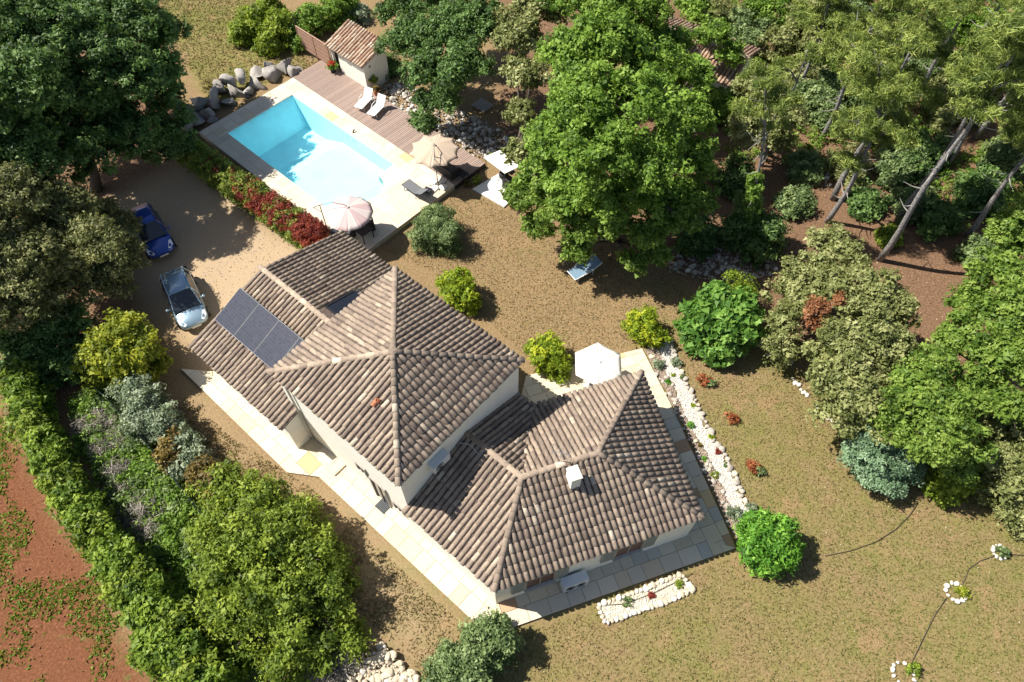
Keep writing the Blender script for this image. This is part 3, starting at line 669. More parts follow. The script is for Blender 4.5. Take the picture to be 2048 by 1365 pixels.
# end wall either side of the steps
for (b0, b1) in ((0, SC - SR), (SC + SR, PWD)): mb.add([ab(PLN - .01, b0, TZ - .04), ab(PLN - .01, b1, TZ - .04), ab(PLN - .06, b1, DZ1 - .01), ab(PLN - .06, b0, DZ1 - .01)], [(0, 1, 2, 3)])
mb.build('pool_shell', LINER, pool)
for k in range(4):
    rr = SR - k * .3; zt = -.0 - k * .25
    q = [(PLN - .06, SC - rr)] + [(PLN + rr * math.sin(math.pi * j / 12), SC - rr * math.cos(math.pi * j / 12)) for j in range(13)] + [(PLN - .06, SC + rr)]
    if k == 0:
        w = MB(); m_ = len(arc); w.add([ab(x, y, TZ - .04) for x, y in arc] + [ab(x, y, DZ1) for x, y in arc], [(i, i + 1, i + 1 + m_, i + m_) for i in range(m_ - 1)]); w.build('step_wall', LINER, pool)
        continue
    ring_o = [(PLN + (SR - .004 - (k - 1) * .3) * math.sin(math.pi * j / 14), SC - (SR - .004 - (k - 1) * .3) * math.cos(math.pi * j / 14)) for j in range(15)]
    MB().prism([a2(*x) for x in ring_o], DZ1 - .05, .0 - k * .22).build('pool_step', LINER, pool)
def water_material():
    m, t, b = nodes('pool_water'); t.nodes.remove(b)
    tr = t.nodes.new('ShaderNodeBsdfTransparent'); tr.inputs[0].default_value = (.83, .98, 1.0, 1)
    gl = t.nodes.new('ShaderNodeBsdfGlossy'); gl.inputs['Roughness'].default_value = .02
    fr = t.nodes.new('ShaderNodeFresnel'); fr.inputs[0].default_value = 1.33
    bp = t.nodes.new('ShaderNodeBump'); bp.inputs['Strength'].default_value = .15; bp.inputs['Distance'].default_value = .02
    t.links.new(noise(t, 2.2, 3), bp.inputs['Height']); t.links.new(bp.outputs[0], gl.inputs['Normal']); t.links.new(bp.outputs[0], fr.inputs['Normal'])
    mx = t.nodes.new('ShaderNodeMixShader'); t.links.new(fr.outputs[0], mx.inputs[0]); t.links.new(tr.outputs[0], mx.inputs[1]); t.links.new(gl.outputs[0], mx.inputs[2])
    t.links.new(mx.outputs[0], t.nodes['Material Output'].inputs[0]); return m
WMAT2 = water_material()
wpts = [ab(0.003, 0.003, TZ - .13), ab(PLN, 0.003, TZ - .13)] + [ab(x, y, TZ - .13) for x, y in arc] + [ab(PLN, PWD - .003, TZ - .13), ab(.003, PWD - .003, TZ - .13)]
wo = obj('water', mesh('water', wpts, [tuple(range(len(wpts)))[::-1]], WMAT2)); tag(wo, kind='structure')
# coping round the water
COP = stone('coping_cream', (.70, .63, .50), (.64, .56, .44))
mb = MB(); lad = at(706, 266, TZ)
MB().tube([lad + Vector((0, 0, 0)), lad + Vector((.05, .08, .12)), lad + Vector((.12, .16, .16))], .05, 8).build('skimmer_lid', DARKM, pool)
# deck
DECKS = []
for k in range(3):
    m, t, b = nodes('deck_board_%d' % k); c = ((.30, .215, .175), (.335, .245, .20), (.275, .20, .165))[k]
    n1 = noise(t, 5, 4); t.links.new(mix(t, n1, tuple(x * .85 for x in c), tuple(x * 1.12 for x in c)), b.inputs['Base Color']); b.inputs['Roughness'].default_value = .8
    DECKS.append(m)
deck = tag(MB().prism(rect_ab(-1.62, 15.02, -4.02, B0 - .01), -.1, TZ - .05).build('timber_deck', simple('deck_gap', (.06, .045, .04), .95)), kind='structure')
npl = 112; dw = (15.0 + 1.6) / npl
for k in range(npl):
    a = -1.6 + dw * k; far = -4.0 - .05 * random.random() if a > 3.7 else -4.0
    MB().prism(rect_ab(a + .014, a + dw - .014, far, B0 - .012), TZ - .03, TZ + random.uniform(-.002, .003)).build('deck_board', random.choice(DECKS), deck)
# ------------------------------------------------------------------ pool house and slatted screen
ph = thing('pool_house', 'small cream pool house with a terracotta tiled lean-to roof', 'shed', ab(1.55, -5.1, 0))
pa0, pa1, pb0, pb1, pz0, pz1 = -.32, 3.45, -4.03, -6.15, 2.22, 2.92
mb = MB(); sec = [(pb0, -.1), (pb1, -.1), (pb1, pz1 - .1), (pb0, pz0 - .1)]
def phwall(x0, x1): mb.add([ab(x0, b, z) for b, z in sec] + [ab(x1, b, z) for b, z in sec], [(0, 1, 2, 3), (7, 6, 5, 4)] + [(i + 4, (i + 1) % 4 + 4, (i + 1) % 4, i) for i in range(4)])
phwall(pa0, pa0 + .28); phwall(pa0 + .95, pa1)
mb.add([ab(pa0 + .28, b, z) for b, z in ((pb0 - .25, -.1), (pb1, -.1), (pb1, pz1 - .1), (pb0 - .25, pz0 - .04))] + [ab(pa0 + .95, b, z) for b, z in ((pb0 - .25, -.1), (pb1, -.1), (pb1, pz1 - .1), (pb0 - .25, pz0 - .04))], [(0, 1, 2, 3), (7, 6, 5, 4)] + [(i + 4, (i + 1) % 4 + 4, (i + 1) % 4, i) for i in range(4)])
mb.build('wall', WALL, ph)
MB().prism(rect_ab(pa0 + .285, pa0 + .945, pb0 - .22, pb0 - .18), TZ, 2.08).build('door', simple('door_charcoal', (.03, .028, .026), .6), ph)
MB().prism(rect_ab(pa1 - .02, pa1 + .02, pb0 - .62, pb0 - .45), 1.75, 1.92).build('wall_vent', FRAME, ph)
sl_ = (pz1 - pz0) / (pb0 - pb1)
def phz(b): return pz0 + (pb0 - b) * sl_
rp_ = [ab(pa0 - .18, pb0 + .2, phz(pb0 + .2)), ab(pa1 + .12, pb0 + .2, phz(pb0 + .2)), ab(pa1 + .12, pb1 - .12, phz(pb1 - .12)), ab(pa0 - .18, pb1 - .12, phz(pb1 - .12))]
pr = slab3(rp_, .07).build('roof', simple('roof_channel_new', (.22, .125, .085), .95, var=.3), ph)
NVAR = variants(TV, TF, TILEN, 'roof_tile'); rr_ = random.Random(3)
for (M, tt) in roof_tiles(rp_, rp_[0], rp_[1], seed=91, pitch=.27): obj('roof_tile', NVAR[rr_.choice((2, 4, 5, 6, 7, 8, 9, 10, 11))], pr, True, M)
WOODS = [simple('screen_slat_%d' % k, c, .8, var=.12) for k, c in enumerate(((.34, .20, .14), (.38, .235, .165), (.30, .175, .125)))]
sc_ = thing('slatted_screen', 'brown slatted timber privacy screen beside the pool house', 'screen', ab(-2.1, -3.95, 0))
for x in (-3.9, -2.05, -.36): MB().prism(rect_ab(x - .035, x + .035, -3.98, -3.91), -.1, 2.14).build('post', WOODS[2], sc_)
for pnl in (0, 1):
    x0 = -3.86 + pnl * 1.85; x1 = x0 + 1.77 if pnl == 0 else -.40
    for k in range(15): MB().prism(rect_ab(x0, x1, -3.958, -3.932), .42 + k * .112, .42 + k * .112 + .082).build('slat', WOODS[k % 3], sc_)
    MB().prism(rect_ab(x0, x1, -3.99, -3.90), 2.10, 2.14).build('top_rail', WOODS[1], sc_)
# ------------------------------------------------------------------ rocks
def rock_geo(seed, sub=2, rough=.35, flat=.75, cut=(.55, .9)):
    bm = bmesh.new(); bmesh.ops.create_icosphere(bm, subdivisions=sub, radius=1.0); r = random.Random(seed)
    planes = [(Vector((r.gauss(0, 1), r.gauss(0, 1), r.gauss(0, 1))).normalized(), r.uniform(*cut)) for _ in range(9)]
    for v in bm.verts:
        for n, d in planes:
            k = v.co.dot(n)
            if k > d: v.co -= n * (k - d) * .95
        v.co *= 1 + rough * .36 * r.uniform(-.5, .5); v.co.z *= flat
    V = np.array([tuple(v.co) for v in bm.verts]); Fc = np.array([[v.index for v in f.verts] for f in bm.faces]); bm.free(); return V, Fc
def rock_mat(nm, c, c2, sc=5.0):
    m, t, b = nodes(nm); n1 = noise(t, sc, 6, .7); n2 = noise(t, sc * .4, 3); oi = t.nodes.new('ShaderNodeObjectInfo')
    k = mix(t, n1, c, c2); k = mix(t, math_n(t, 'MULTIPLY', oi.outputs['Random'], .35), k, tuple(x * .6 for x in c2))
    mr = t.nodes.new('ShaderNodeMapRange'); mr.inputs[1].default_value = .55; mr.inputs[2].default_value = .7; mr.inputs[4].default_value = .6; t.links.new(n1, mr.inputs[0]); k = mix(t, mr.outputs[0], k, tuple(x * .35 for x in c))
    t.links.new(k, b.inputs['Base Color']); b.inputs['Roughness'].default_value = .95; bump(t, b, n1, .6, .04); return m
BOUL = rock_mat('limestone_boulder', (.42, .39, .35), (.26, .235, .21), 4.5); RUBB = rock_mat('limestone_rubble', (.46, .42, .36), (.35, .30, .25)); WHST = rock_mat('white_stone', (.70, .67, .60), (.58, .53, .45)); CREAMST = rock_mat('cream_stone', (.62, .54, .40), (.52, .43, .31)); OCHST = rock_mat('ochre_stone', (.50, .33, .16), (.56, .45, .30))
def rock_meshes(mat, n, sub, seed0, nm, flat=.75):
    return [(lambda g: fast_mesh(nm, g[0], g[1], mat))(rock_geo(seed0 + k, sub, .35, flat)) for k in range(n)]
BIG = [(lambda g: fast_mesh('boulder', g[0], g[1], BOUL))(rock_geo(300 + k, 3, .42, .9, (.22, .62))) for k in range(6)]
def put_rock(me, nm, p, s, parent=None, r=random):
    M = Matrix.Translation(p) @ Euler((r.uniform(-.4, .4), r.uniform(-.4, .4), r.uniform(0, 6.28))).to_matrix().to_4x4() @ Matrix.Diagonal((s * r.uniform(.85, 1.2), s * r.uniform(.8, 1.15), s * r.uniform(.75, 1.1), 1))
    o = obj(nm, me, parent, True, M); return o
bw = thing('boulder_wall', 'retaining bank of large grey boulders beside the pool corner', 'rock wall', at(480, 195, 0))
for (x, y, r_, z) in ((1500, 430, 15, .3), (1600, 425, 18, .4), (1662, 388, 19, .55), (1738, 420, 16, .3), (1497, 495, 15, .25), (1412, 472, 17, .5), (1330, 488, 15, .45), (1280, 522, 13, .35), (1380, 545, 20, .2), (1262, 592, 19, .35), (1165, 605, 16, .4), (1215, 660, 19, .25), (1130, 705, 17, .25), (1095, 640, 16, .4), (1320, 600, 11, .15), (1440, 540, 11, .15), (1560, 380, 12, .6), (1090, 760, 14, .2), (1250, 700, 9, .1)):
    p = at(x / 2.926, y / 2.926, z); put_rock(random.choice(BIG), 'boulder', p, r_ / 19.0 * random.uniform(.85, 1.15), bw)
def scatter_poly(poly, n, r):
    poly = [tuple(p)[:2] for p in poly]; xs = [p[0] for p in poly]; ys = [p[1] for p in poly]; out = np.zeros((0, 2))
    while len(out) < n:
        q = np.c_[r.uniform(min(xs), max(xs), n * 3), r.uniform(min(ys), max(ys), n * 3)]; out = np.concatenate([out, q[inpoly(q[:, 0], q[:, 1], poly)]])
    return out[:n]
ICO = [rock_geo(500 + k, 1, .5, .7) for k in range(6)]; ICO2 = [rock_geo(520 + k, 2, .5, .7) for k in range(6)]
def stones_mesh(pts, sizes, z, mat, nm, r, geos=ICO):
    VV = []; FF = []; n0 = 0
    for k in range(len(pts)):
        g = geos[k % len(geos)]; q = r.uniform(0, 6.28); c, s = math.cos(q), math.sin(q); v = g[0] * (sizes[k] * r.uniform(.7, 1.2, 3))[None]
        v = np.c_[v[:, 0] * c - v[:, 1] * s, v[:, 0] * s + v[:, 1] * c, v[:, 2]] + np.array([pts[k][0], pts[k][1], z[k] if hasattr(z, '__len__') else z])
        VV.append(v); FF.append(g[1] + n0); n0 += len(v)
    return fast_mesh(nm, np.concatenate(VV), np.concatenate(FF), mat)
RB = rock_meshes(RUBB, 5, 2, 340, 'rubble_stone'); RB2 = rock_meshes(WHST, 4, 2, 350, 'rubble_stone'); RBO = rock_meshes(OCHST, 3, 2, 360, 'rubble_stone'); RBC = rock_meshes(CREAMST, 4, 2, 370, 'rubble_stone', .5)
def rubble(nm, label, pxp, n_ind, n_small, s_ind, s_small, mats, seed, slope=0.0, org=None):
    r = np.random.default_rng(seed); poly = pxpoly(pxp); cx_ = sum(p[0] for p in poly) / len(poly); cy_ = sum(p[1] for p in poly) / len(poly)
    t = thing(nm, label, 'rubble', (cx_, cy_, 0))
    for p in scatter_poly(poly, n_ind, r): put_rock(random.choice(random.choices(*mats)[0]), 'rubble_stone', Vector((p[0], p[1], .04 + slope * random.random())), random.uniform(*s_ind), t)
    q = scatter_poly(poly, n_small, r); me = stones_mesh(q, r.uniform(*s_small, n_small), r.uniform(0, .05 + slope, n_small), mats[0][0][0].materials[0], 'rubble_chippings', r)
    tag(obj('rubble_chippings', me, t), kind='stuff'); return t
rubble('rubble_bank', 'bank of pale limestone rubble along the timber deck', [(752, 178), (790, 232), (850, 262), (905, 285), (950, 318), (1000, 322), (1055, 345), (1050, 290), (970, 245), (890, 210), (800, 165)], 230, 1500, (.10, .24), (.03, .10), ((RB, RB2, RBO), (5, 4, 1)), 3, .15)
rubble('rubble_heap', 'heap of grey limestone rubble in shade beyond the dry lawn', [(1330, 500), (1420, 480), (1530, 500), (1560, 545), (1480, 570), (1400, 560), (1340, 545)], 120, 900, (.08, .20), (.03, .08), ((RB, RB2), (5, 1)), 4, .1)
rubble('dry_stone_heap', 'pile of flat cream stones at the bottom edge below the house', [(735, 1310), (765, 1292), (800, 1320), (850, 1370), (850, 1420), (690, 1420), (705, 1350)], 150, 500, (.10, .24), (.04, .1), ((RBC, RB2), (4, 1)), 5, .25)
rubble('scattered_rocks', 'loose rocks half hidden under the large yellow green tree', [(345, 1120), (370, 1140), (380, 1230), (350, 1200)], 10, 40, (.12, .22), (.04, .1), ((RB2,), (1,)), 6, .05)
rubble('woodland_rocks', 'few pale rocks on the brown clearing between the pines', [(1610, 340), (1660, 345), (1660, 375), (1615, 370)], 14, 60, (.08, .2), (.03, .08), ((RB2,), (1,)), 8, .05)
# ------------------------------------------------------------------ white gravel beds
def rag(pxp, amp, rr):
    out = []
    for k in range(len(pxp)):
        (x0, y0), (x1, y1) = pxp[k], pxp[(k + 1) % len(pxp)]; n = max(1, int(math.hypot(x1 - x0, y1 - y0) / 9))
        out += [(x0 + (x1 - x0) * j / n + rr.uniform(-amp, amp), y0 + (y1 - y0) * j / n + rr.uniform(-amp, amp)) for j in range(n)]
    return out
def gravel_bed(nm, label, pxp, gmat, n, seed, z=.03, size=(.02, .045)):
    poly = pxpoly(rag(pxp, 3.5, random.Random(seed))); cx_ = sum(p[0] for p in poly) / len(poly); cy_ = sum(p[1] for p in poly) / len(poly); t = thing(nm, label, 'gravel bed', (cx_, cy_, 0))
    MB().prism(poly, -.1, .045).build('gravel_base', gmat if gmat is not GWH else GWS, t)
    r = np.random.default_rng(seed); q = scatter_poly(poly, n, r); tag(obj('gravel', stones_mesh(q, r.uniform(*size, n), .06, gmat, 'gravel', r), t), kind='stuff'); return t
GWH = rock_mat('white_gravel', (.78, .76, .70), (.56, .53, .47), 14); GCR = rock_mat('cream_gravel', (.66, .60, .49), (.55, .48, .37), 14); GWS = rock_mat('gravel_and_soil', (.62, .59, .53), (.36, .30, .24), 5); SOILB = rock_mat('bed_soil', (.26, .19, .14), (.34, .27, .21), 8)
strip_l = [(1316, 690), (1330, 735), (1349, 780), (1362, 815), (1383, 860), (1412, 905), (1432, 945), (1450, 990), (1478, 1045)]
strip_r = [(1338, 682), (1352, 730), (1372, 775), (1392, 815), (1412, 860), (1440, 905), (1465, 955), (1482, 1000), (1505, 1035)]
bed = gravel_bed('white_gravel_bed', 'long strip of white gravel with stone edging beside the lawn', strip_l + strip_r[::-1], GWH, 3000, 12)
soil = gravel_bed('planting_bed', 'narrow stony planting bed between paving and white gravel', [(1290, 700), (1314, 690)] + strip_l[1:] + [(1480, 1090), (1462, 1058), (1350, 818)], SOILB, 1400, 13, size=(.02, .07))
for k in range(len(strip_r) - 1):
    for j in range(5):
        f_ = (j + random.random() * .5) / 5; x = strip_r[k][0] + (strip_r[k + 1][0] - strip_r[k][0]) * f_ + 5; y = strip_r[k][1] + (strip_r[k + 1][1] - strip_r[k][1]) * f_
        p = at(x + random.uniform(-3, 4), y, .06); put_rock(random.choice(random.choice((RB, RB, RB, RBC))), 'edging_stone', p, random.uniform(.11, .22), bed)
for k in range(60):
    i = random.randrange(len(strip_l) - 1); f_ = random.random(); x = strip_l[i][0] + (strip_l[i + 1][0] - strip_l[i][0]) * f_ - random.uniform(-2, 22); y = strip_l[i][1] + (strip_l[i + 1][1] - strip_l[i][1]) * f_ + 4
    put_rock(random.choice(random.choice((RB, RB, RBC))), 'edging_stone', at(x, y, .07), random.uniform(.07, .18), soil)
bed2p = [(1195, 1212), (1270, 1185), (1362, 1148), (1388, 1182), (1300, 1216), (1212, 1247)]
bed2 = gravel_bed('cream_gravel_bed', 'small cream gravel bed edged with stones below the house', bed2p, GCR, 1000, 14)
for k in range(len(bed2p)):
    x0, y0 = bed2p[k]; x1, y1 = bed2p[(k + 1) % len(bed2p)]; L = math.hypot(x1 - x0, y1 - y0); n = int(L / 9)
    for j in range(n):
        f_ = (j + .5) / n; put_rock(random.choice(random.choice((RBC, RB2))), 'edging_stone', at(x0 + (x1 - x0) * f_, y0 + (y1 - y0) * f_, .07), random.uniform(.10, .18), bed2)
for k, (x, y, lab) in enumerate(((1998, 1105, 'ring of white stones on the lawn nearest the right edge'), (1910, 1185, 'ring of white stones round a yellowish plant on the lawn'), (1806, 1348, 'ring of white stones at the bottom edge of the lawn'))):
    c = at(x, y, 0); t = thing('stone_ring', lab, 'stone ring', c, 0, 'stone rings on the lawn')
    R_ = (.30, .40, .44)[k]
    for j in range(11):
        q = j * .571 + random.uniform(-.1, .1); put_rock(random.choice(RB2), 'ring_stone', c + Vector((R_ * math.cos(q), R_ * math.sin(q), .05)), random.uniform(.07, .13), t)
for k, (x0, y0, n, lab) in enumerate(((1550, 730, 9, 'curved row of white stones edging the bed under the olive green oak'), (1600, 770, 8, 'short row of stones at the edge of the oak shade'), (1645, 822, 10, 'row of cream stones beside the lawn below the oaks'))):
    t = thing('stone_edging', lab, 'stone edging', at(x0, y0), 0, 'stone edgings below the oaks')
    for j in range(n): put_rock(random.choice(RB2), 'edging_stone', at(x0 - 14 + j * (6, 4, 5)[k], y0 - 12 + (-8 * math.cos(j * .45) if k == 0 else j * 5 + 4 * math.sin(j * 1.7)), .03), random.uniform(.09, .15), t)
# irrigation hoses on the lawn
HOSE = simple('black_hose', (.085, .065, .045), .8)
for lab, pts in (('black irrigation hose curving from the round orange tree', [(1650, 1112), (1700, 1102), (1750, 1085), (1790, 1060), (1820, 1030), (1836, 1005)]), ('black hose running off the right edge of the lawn', [(2070, 1112), (2035, 1110), (2005, 1106)]),
                 ('black hose between the two upper stone rings', [(1990, 1112), (1960, 1122), (1938, 1138), (1930, 1158), (1920, 1180)]), ('black hose between the two lower stone rings', [(1893, 1196), (1870, 1230), (1845, 1280), (1820, 1332)]),
                 ('thin black hose lying across the cream gravel bed', [(1190, 1212), (1250, 1208), (1310, 1185), (1350, 1165), (1385, 1146)])):
    P_ = [at(x, y, .05 if 'cream' not in lab else .1) for x, y in pts]
    tag(MB().tube(P_, .015, 6).build('hose', HOSE, smooth=True), lab, 'hose')
# ------------------------------------------------------------------ garden furniture
def fabric(nm, c, trans=.35):
    m, t, b = nodes(nm); n1 = noise(t, 3, 3); cc = mix(t, n1, tuple(x * .93 for x in c), c); t.links.new(cc, b.inputs['Base Color']); b.inputs['Roughness'].default_value = .9; b.inputs['Specular IOR Level'].default_value = .1
    tr = t.nodes.new('ShaderNodeBsdfTranslucent'); t.links.new(cc, tr.inputs[0]); mx = t.nodes.new('ShaderNodeMixShader'); mx.inputs[0].default_value = trans
    t.links.new(b.outputs[0], mx.inputs[1]); t.links.new(tr.outputs[0], mx.inputs[2]); t.links.new(mx.outputs[0], t.nodes['Material Output'].inputs[0]); return m
def canopy(t, c, R, n, rise, rot, mats, scallop=.0, tilt=(0, 0), sag=.06):
    """n gores round centre c; each gore is a sub-surface of its own between two ribs"""
    Rm = Euler((tilt[0], tilt[1], 0)).to_matrix(); k_ = 5; m_ = 6; c = Vector(c)
    cv = None
    for g in range(n):
        V = []; Fq = []
        for i in range(m_ + 1):
            f = i / m_
            for j in range(k_ + 1):
                s = j / k_; q = rot + 2 * math.pi * (g + s) / n; e = 4 * s * (1 - s)
                chord = math.cos(math.pi / n) / math.cos((s - .5) * 2 * math.pi / n)
                r_ = R * f * (chord - scallop * e * f) ; z = rise * (1 - f ** 1.25) - sag * e * f * .5
                V.append(c + Rm @ Vector((r_ * math.cos(q), r_ * math.sin(q), z)))
        for i in range(m_):
            for j in range(k_): a = i * (k_ + 1) + j; Fq.append((a, a + k_ + 1, a + k_ + 2, a + 1) if i else (a, a + k_ + 1, a + k_ + 2))
        o = obj('canopy_panel', mesh('canopy_panel', V, Fq, mats[g % len(mats)], True), t)
        md = o.modifiers.new('thickness', 'SOLIDIFY'); md.thickness = .012; md.offset = -1
        rib = MB().tube([c + Rm @ Vector((R * f * math.cos(rot + 2 * math.pi * g / n), R * f * math.sin(rot + 2 * math.pi * g / n), rise * (1 - f ** 1.25) - .03)) for f in (0.03, .35, .7, .97)], .012, 5).build('rib', DARKM, t)
    MB().lathe([(.0, .0), (.10, .0), (.11, -.03), (.11, -.06), (.0, -.06)], c + Rm @ Vector((0, 0, rise + .045)), 10).build('canopy_cap', mats[-1], t)
PINK = fabric('canvas_pink', (.72, .55, .54)); PALEP = fabric('canvas_pale_pink', (.80, .70, .66)); BEIGE = fabric('canvas_beige', (.66, .53, .41)); BEIGE2 = fabric('canvas_beige_light', (.68, .555, .43)); OFFW = fabric('canvas_off_white', (.88, .86, .78))
POLEM = simple('parasol_pole_grey', (.16, .165, .16), .45, .6)
def cantilever(name, label, base, top, R, n, rise, rot, mats, scal, poleh):
    t = thing(name, label, 'parasol', base, 0)
    canopy(t, top, R, n, rise, rot, mats, scal)
    b = Vector(base); tp = Vector(top) + Vector((0, 0, rise + .06)); pt_ = b + Vector((0, 0, poleh)); back = (b - Vector((top[0], top[1], b.z))).normalized()
    MB().tube([b, b + Vector((0, 0, 1.0)), pt_], [.032, .032, .028], 8).build('pole', POLEM, t)
    m = pt_.lerp(tp, .5) + Vector((0, 0, .25)); MB().tube([pt_ + back * .45 + Vector((0, 0, -.28)), pt_, m, tp.lerp(m, .15) + Vector((0, 0, .06)), tp], .024, 8).build('arm', POLEM, t)
    MB().tube([pt_ + back * .45 + Vector((0, 0, -.28)), b + Vector((0, 0, poleh - .6))], .016, 6).build('stay', POLEM, t)
    ft = MB()
    for k in range(2): ft.box((b.x, b.y, b.z + .02 + k * .031), (1.05, .06, .03), rot + k * math.pi / 2)
    ft.build('cross_foot', POLEM, t); return t
b = at(657, 466, TZ); c = at(697, 424, 2.45); cantilever('cantilever_parasol', 'pink and white striped cantilever parasol over dark table by the hedge', b, (c.x, c.y, 2.35), 1.42, 12, .5, .1, [PINK, PALEP], .0, 2.35)
pz = MB().lathe([(.42, 0), (.42, .06), (.36, .09), (.0, .09)], b + Vector((.25, -.1, .0)), 14); tag(pz.build('parasol_base', DARKM), 'round dark weight on the foot of the pink parasol', 'parasol base')
b = at(876, 370, TZ); c = at(870, 300, 2.5); cantilever('cantilever_parasol', 'large beige scalloped parasol shading the end of the deck', b, (c.x, c.y, 2.45), 1.62, 10, .42, .2, [BEIGE, BEIGE2], .10, 2.75)
for k in range(4):
    q = b + Matrix.Rotation(.2 + k * math.pi / 2 + .78, 3, 'Z') @ Vector((.42, 0, 0)); tag(MB().box((q.x, q.y, TZ + .045), (.5, .5, .06), .2 + k * math.pi / 2 + .78 + .785 * 0).build('weight_slab', simple('concrete_slab', (.66, .64, .56), .9)), 'square concrete weight slab on the cross foot of the beige parasol', 'weight slab', 'parasol weight slabs')
c = at(1197, 727, 2.35); t = thing('hexagonal_parasol', 'white hexagonal parasol beside the annex roof', 'parasol', (c.x, c.y, PZ)); canopy(t, (c.x, c.y, 2.25), 1.32, 6, .28, math.radians(88), [OFFW], 0)
MB().tube([(c.x, c.y, PZ), (c.x, c.y, 2.5)], .025, 8).build('pole', POLEM, t); MB().lathe([(.28, 0), (.28, .05), (.05, .09), (.04, .3)], (c.x, c.y, PZ), 12).build('foot', DARKM, t)
WPL = simple('white_plastic', (.80, .79, .74), .5, var=.03); GREYF = simple('grey_mesh_fabric', (.13, .135, .145), .8, var=.1, scale=20); CHAR = simple('charcoal_rattan', (.028, .027, .028), .8, var=.2, scale=20); BLUEF = simple('blue_grey_fabric', (.16, .24, .31), .8, var=.08, scale=12); CUSH = simple('cushion_dark_grey', (.07, .072, .078), .9, var=.1)
def lounger(name, label, foot, head, z, fmat, smat, back=.9, L=1.9, w=.62, arms=True, group=None):
    d = Vector((head[0] - foot[0], head[1] - foot[1], 0)); rz = math.atan2(d.y, d.x)
    t = thing(name, label, 'sun lounger', (foot[0], foot[1], z), rz, group); hs = .34; sl_ = 1.18; bl = L - sl_
    MB().box((sl_ / 2, 0, hs), (sl_, w, .035)).build('seat', smat, t, False)
    bx = sl_ + bl * math.cos(back) / 2; bz = hs + bl * math.sin(back) / 2
    MB().box((bx, 0, bz), (bl, w, .035), R=Matrix.Rotation(-back, 3, 'Y')).build('backrest', smat, t, False)
    m = MB()
    for s in (-1, 1): m.tube([(0.02, s * w / 2, hs), (sl_, s * w / 2, hs), (sl_ + bl * math.cos(back), s * w / 2, hs + bl * math.sin(back))], .025, 6)
    m.tube([(.02, -w / 2, hs), (.02, w / 2, hs)], .025, 6).build('frame', fmat, t, False)
    for s in (-1, 1):
        for x in (.28, 1.35): MB().tube([(x - .06, s * w / 2, .0), (x, s * w / 2, hs)], .022, 6).build('leg', fmat, t, False)
        if arms: MB().tube([(.55, s * (w / 2 + .02), hs), (.75, s * (w / 2 + .03), hs + .2), (1.1, s * (w / 2 + .03), hs + .26), (1.4, s * (w / 2 + .02), hs + .1)], .022, 6).build('armrest', fmat, t, False)
    return t
f1, h1 = at(716, 217, TZ + .3), at(744, 176, TZ + .7); f2, h2 = at(741, 231, TZ + .3), at(769, 191, TZ + .7)
lounger('sun_lounger', 'white sun lounger with raised back nearest the pool house', f1, h1, TZ, WPL, WPL, .95, group='white loungers'); lounger('sun_lounger', 'white sun lounger with raised back farther from the pool house', f2, h2, TZ, WPL, WPL, .95, group='white loungers')
m_ = at(742, 206, TZ); t = thing('side_table', 'small white side table between the two white loungers', 'side table', (m_.x, m_.y, TZ), PA_); MB().box((0, 0, .42), (.42, .42, .035)).build('table_top', WPL, t, False)
for x in (-.17, .17):
    for y in (-.17, .17): MB().tube([(x * 1.1, y * 1.1, 0), (x, y, .41)], .018, 6).build('leg', WPL, t, False)
fg, hg = at(848, 392, TZ + .3), at(811, 365, TZ + .3); lounger('sun_lounger', 'flat dark grey sun lounger on the pool terrace', hg, fg, TZ, DARKM, GREYF, .5, 1.95, .66, False)
fo, ho = at(1142, 551, .4), at(1200, 520, .4); lounger('sun_lounger', 'white framed lounger with blue grey fabric under the oak', fo, ho, .02, WPL, BLUEF, .35, 2.0, .80, True)
def table(name, label, loc, rz, w, d, h, mt, ml):
    t = thing(name, label, 'table', loc, rz); MB().box((0, 0, h), (w, d, .04)).build('table_top', mt, t, False)
    for x in (-w / 2 + .06, w / 2 - .06):
        for y in (-d / 2 + .06, d / 2 - .06): MB().box((x, y, h / 2 - .01), (.05, .05, h - .02)).build('leg', ml, t, False)
    return t
def chair(name, label, loc, rz, w, d, mt, mc, cat='armchair'):
    t = thing(name, label, cat, loc, rz); MB().box((0, 0, .24), (w, d, .32)).build('seat_base', mt, t, False); MB().box((.02, 0, .45), (w - .2, d - .22, .1)).build('cushion', mc, t, False)
    MB().box((-w / 2 + .06, 0, .55), (.12, d, .42)).build('backrest', mt, t, False)
    for s in (-1, 1): MB().box((.06, s * (d / 2 - .05), .5), (w - .12, .1, .2)).build('armrest', mt, t, False)
    for x in (-w / 2 + .06, w / 2 - .06):
        for y in (-d / 2 + .06, d / 2 - .06): MB().box((x, y, .04), (.05, .05, .08)).build('leg', mt, t, False)
    return t
p = at(722, 458, TZ + .6); table('garden_table', 'dark garden table under the pink parasol', (p.x, p.y, TZ), PA_, 1.3, .85, .72, CHAR, DARKM)
p = at(697, 463, TZ + .45); chair('garden_armchair', 'dark armchair with pale seat left of the table under pink parasol', (p.x, p.y, TZ), PA_, .6, .6, CHAR, CUSH)
p = at(738, 448, TZ + .4); chair('garden_armchair', 'dark armchair in shadow behind the table under pink parasol', (p.x, p.y, TZ), PA_ + 2.6, .6, .6, CHAR, CUSH)
p = at(704, 482, TZ + .2); tag(MB().box((p.x, p.y, TZ + .3), (.5, .12, .04), PA_).box((p.x, p.y, TZ + .14), (.06, .06, .28), PA_).build('low_bench', WPL), 'small white bar seat beside the roof edge under pink parasol', 'bench')
p = at(893, 335, TZ + .4); chair('garden_sofa', 'long dark sofa in the shade of the beige parasol', (p.x, p.y, TZ), PA_ + math.pi / 2, .85, 1.7, CHAR, CUSH, 'sofa')
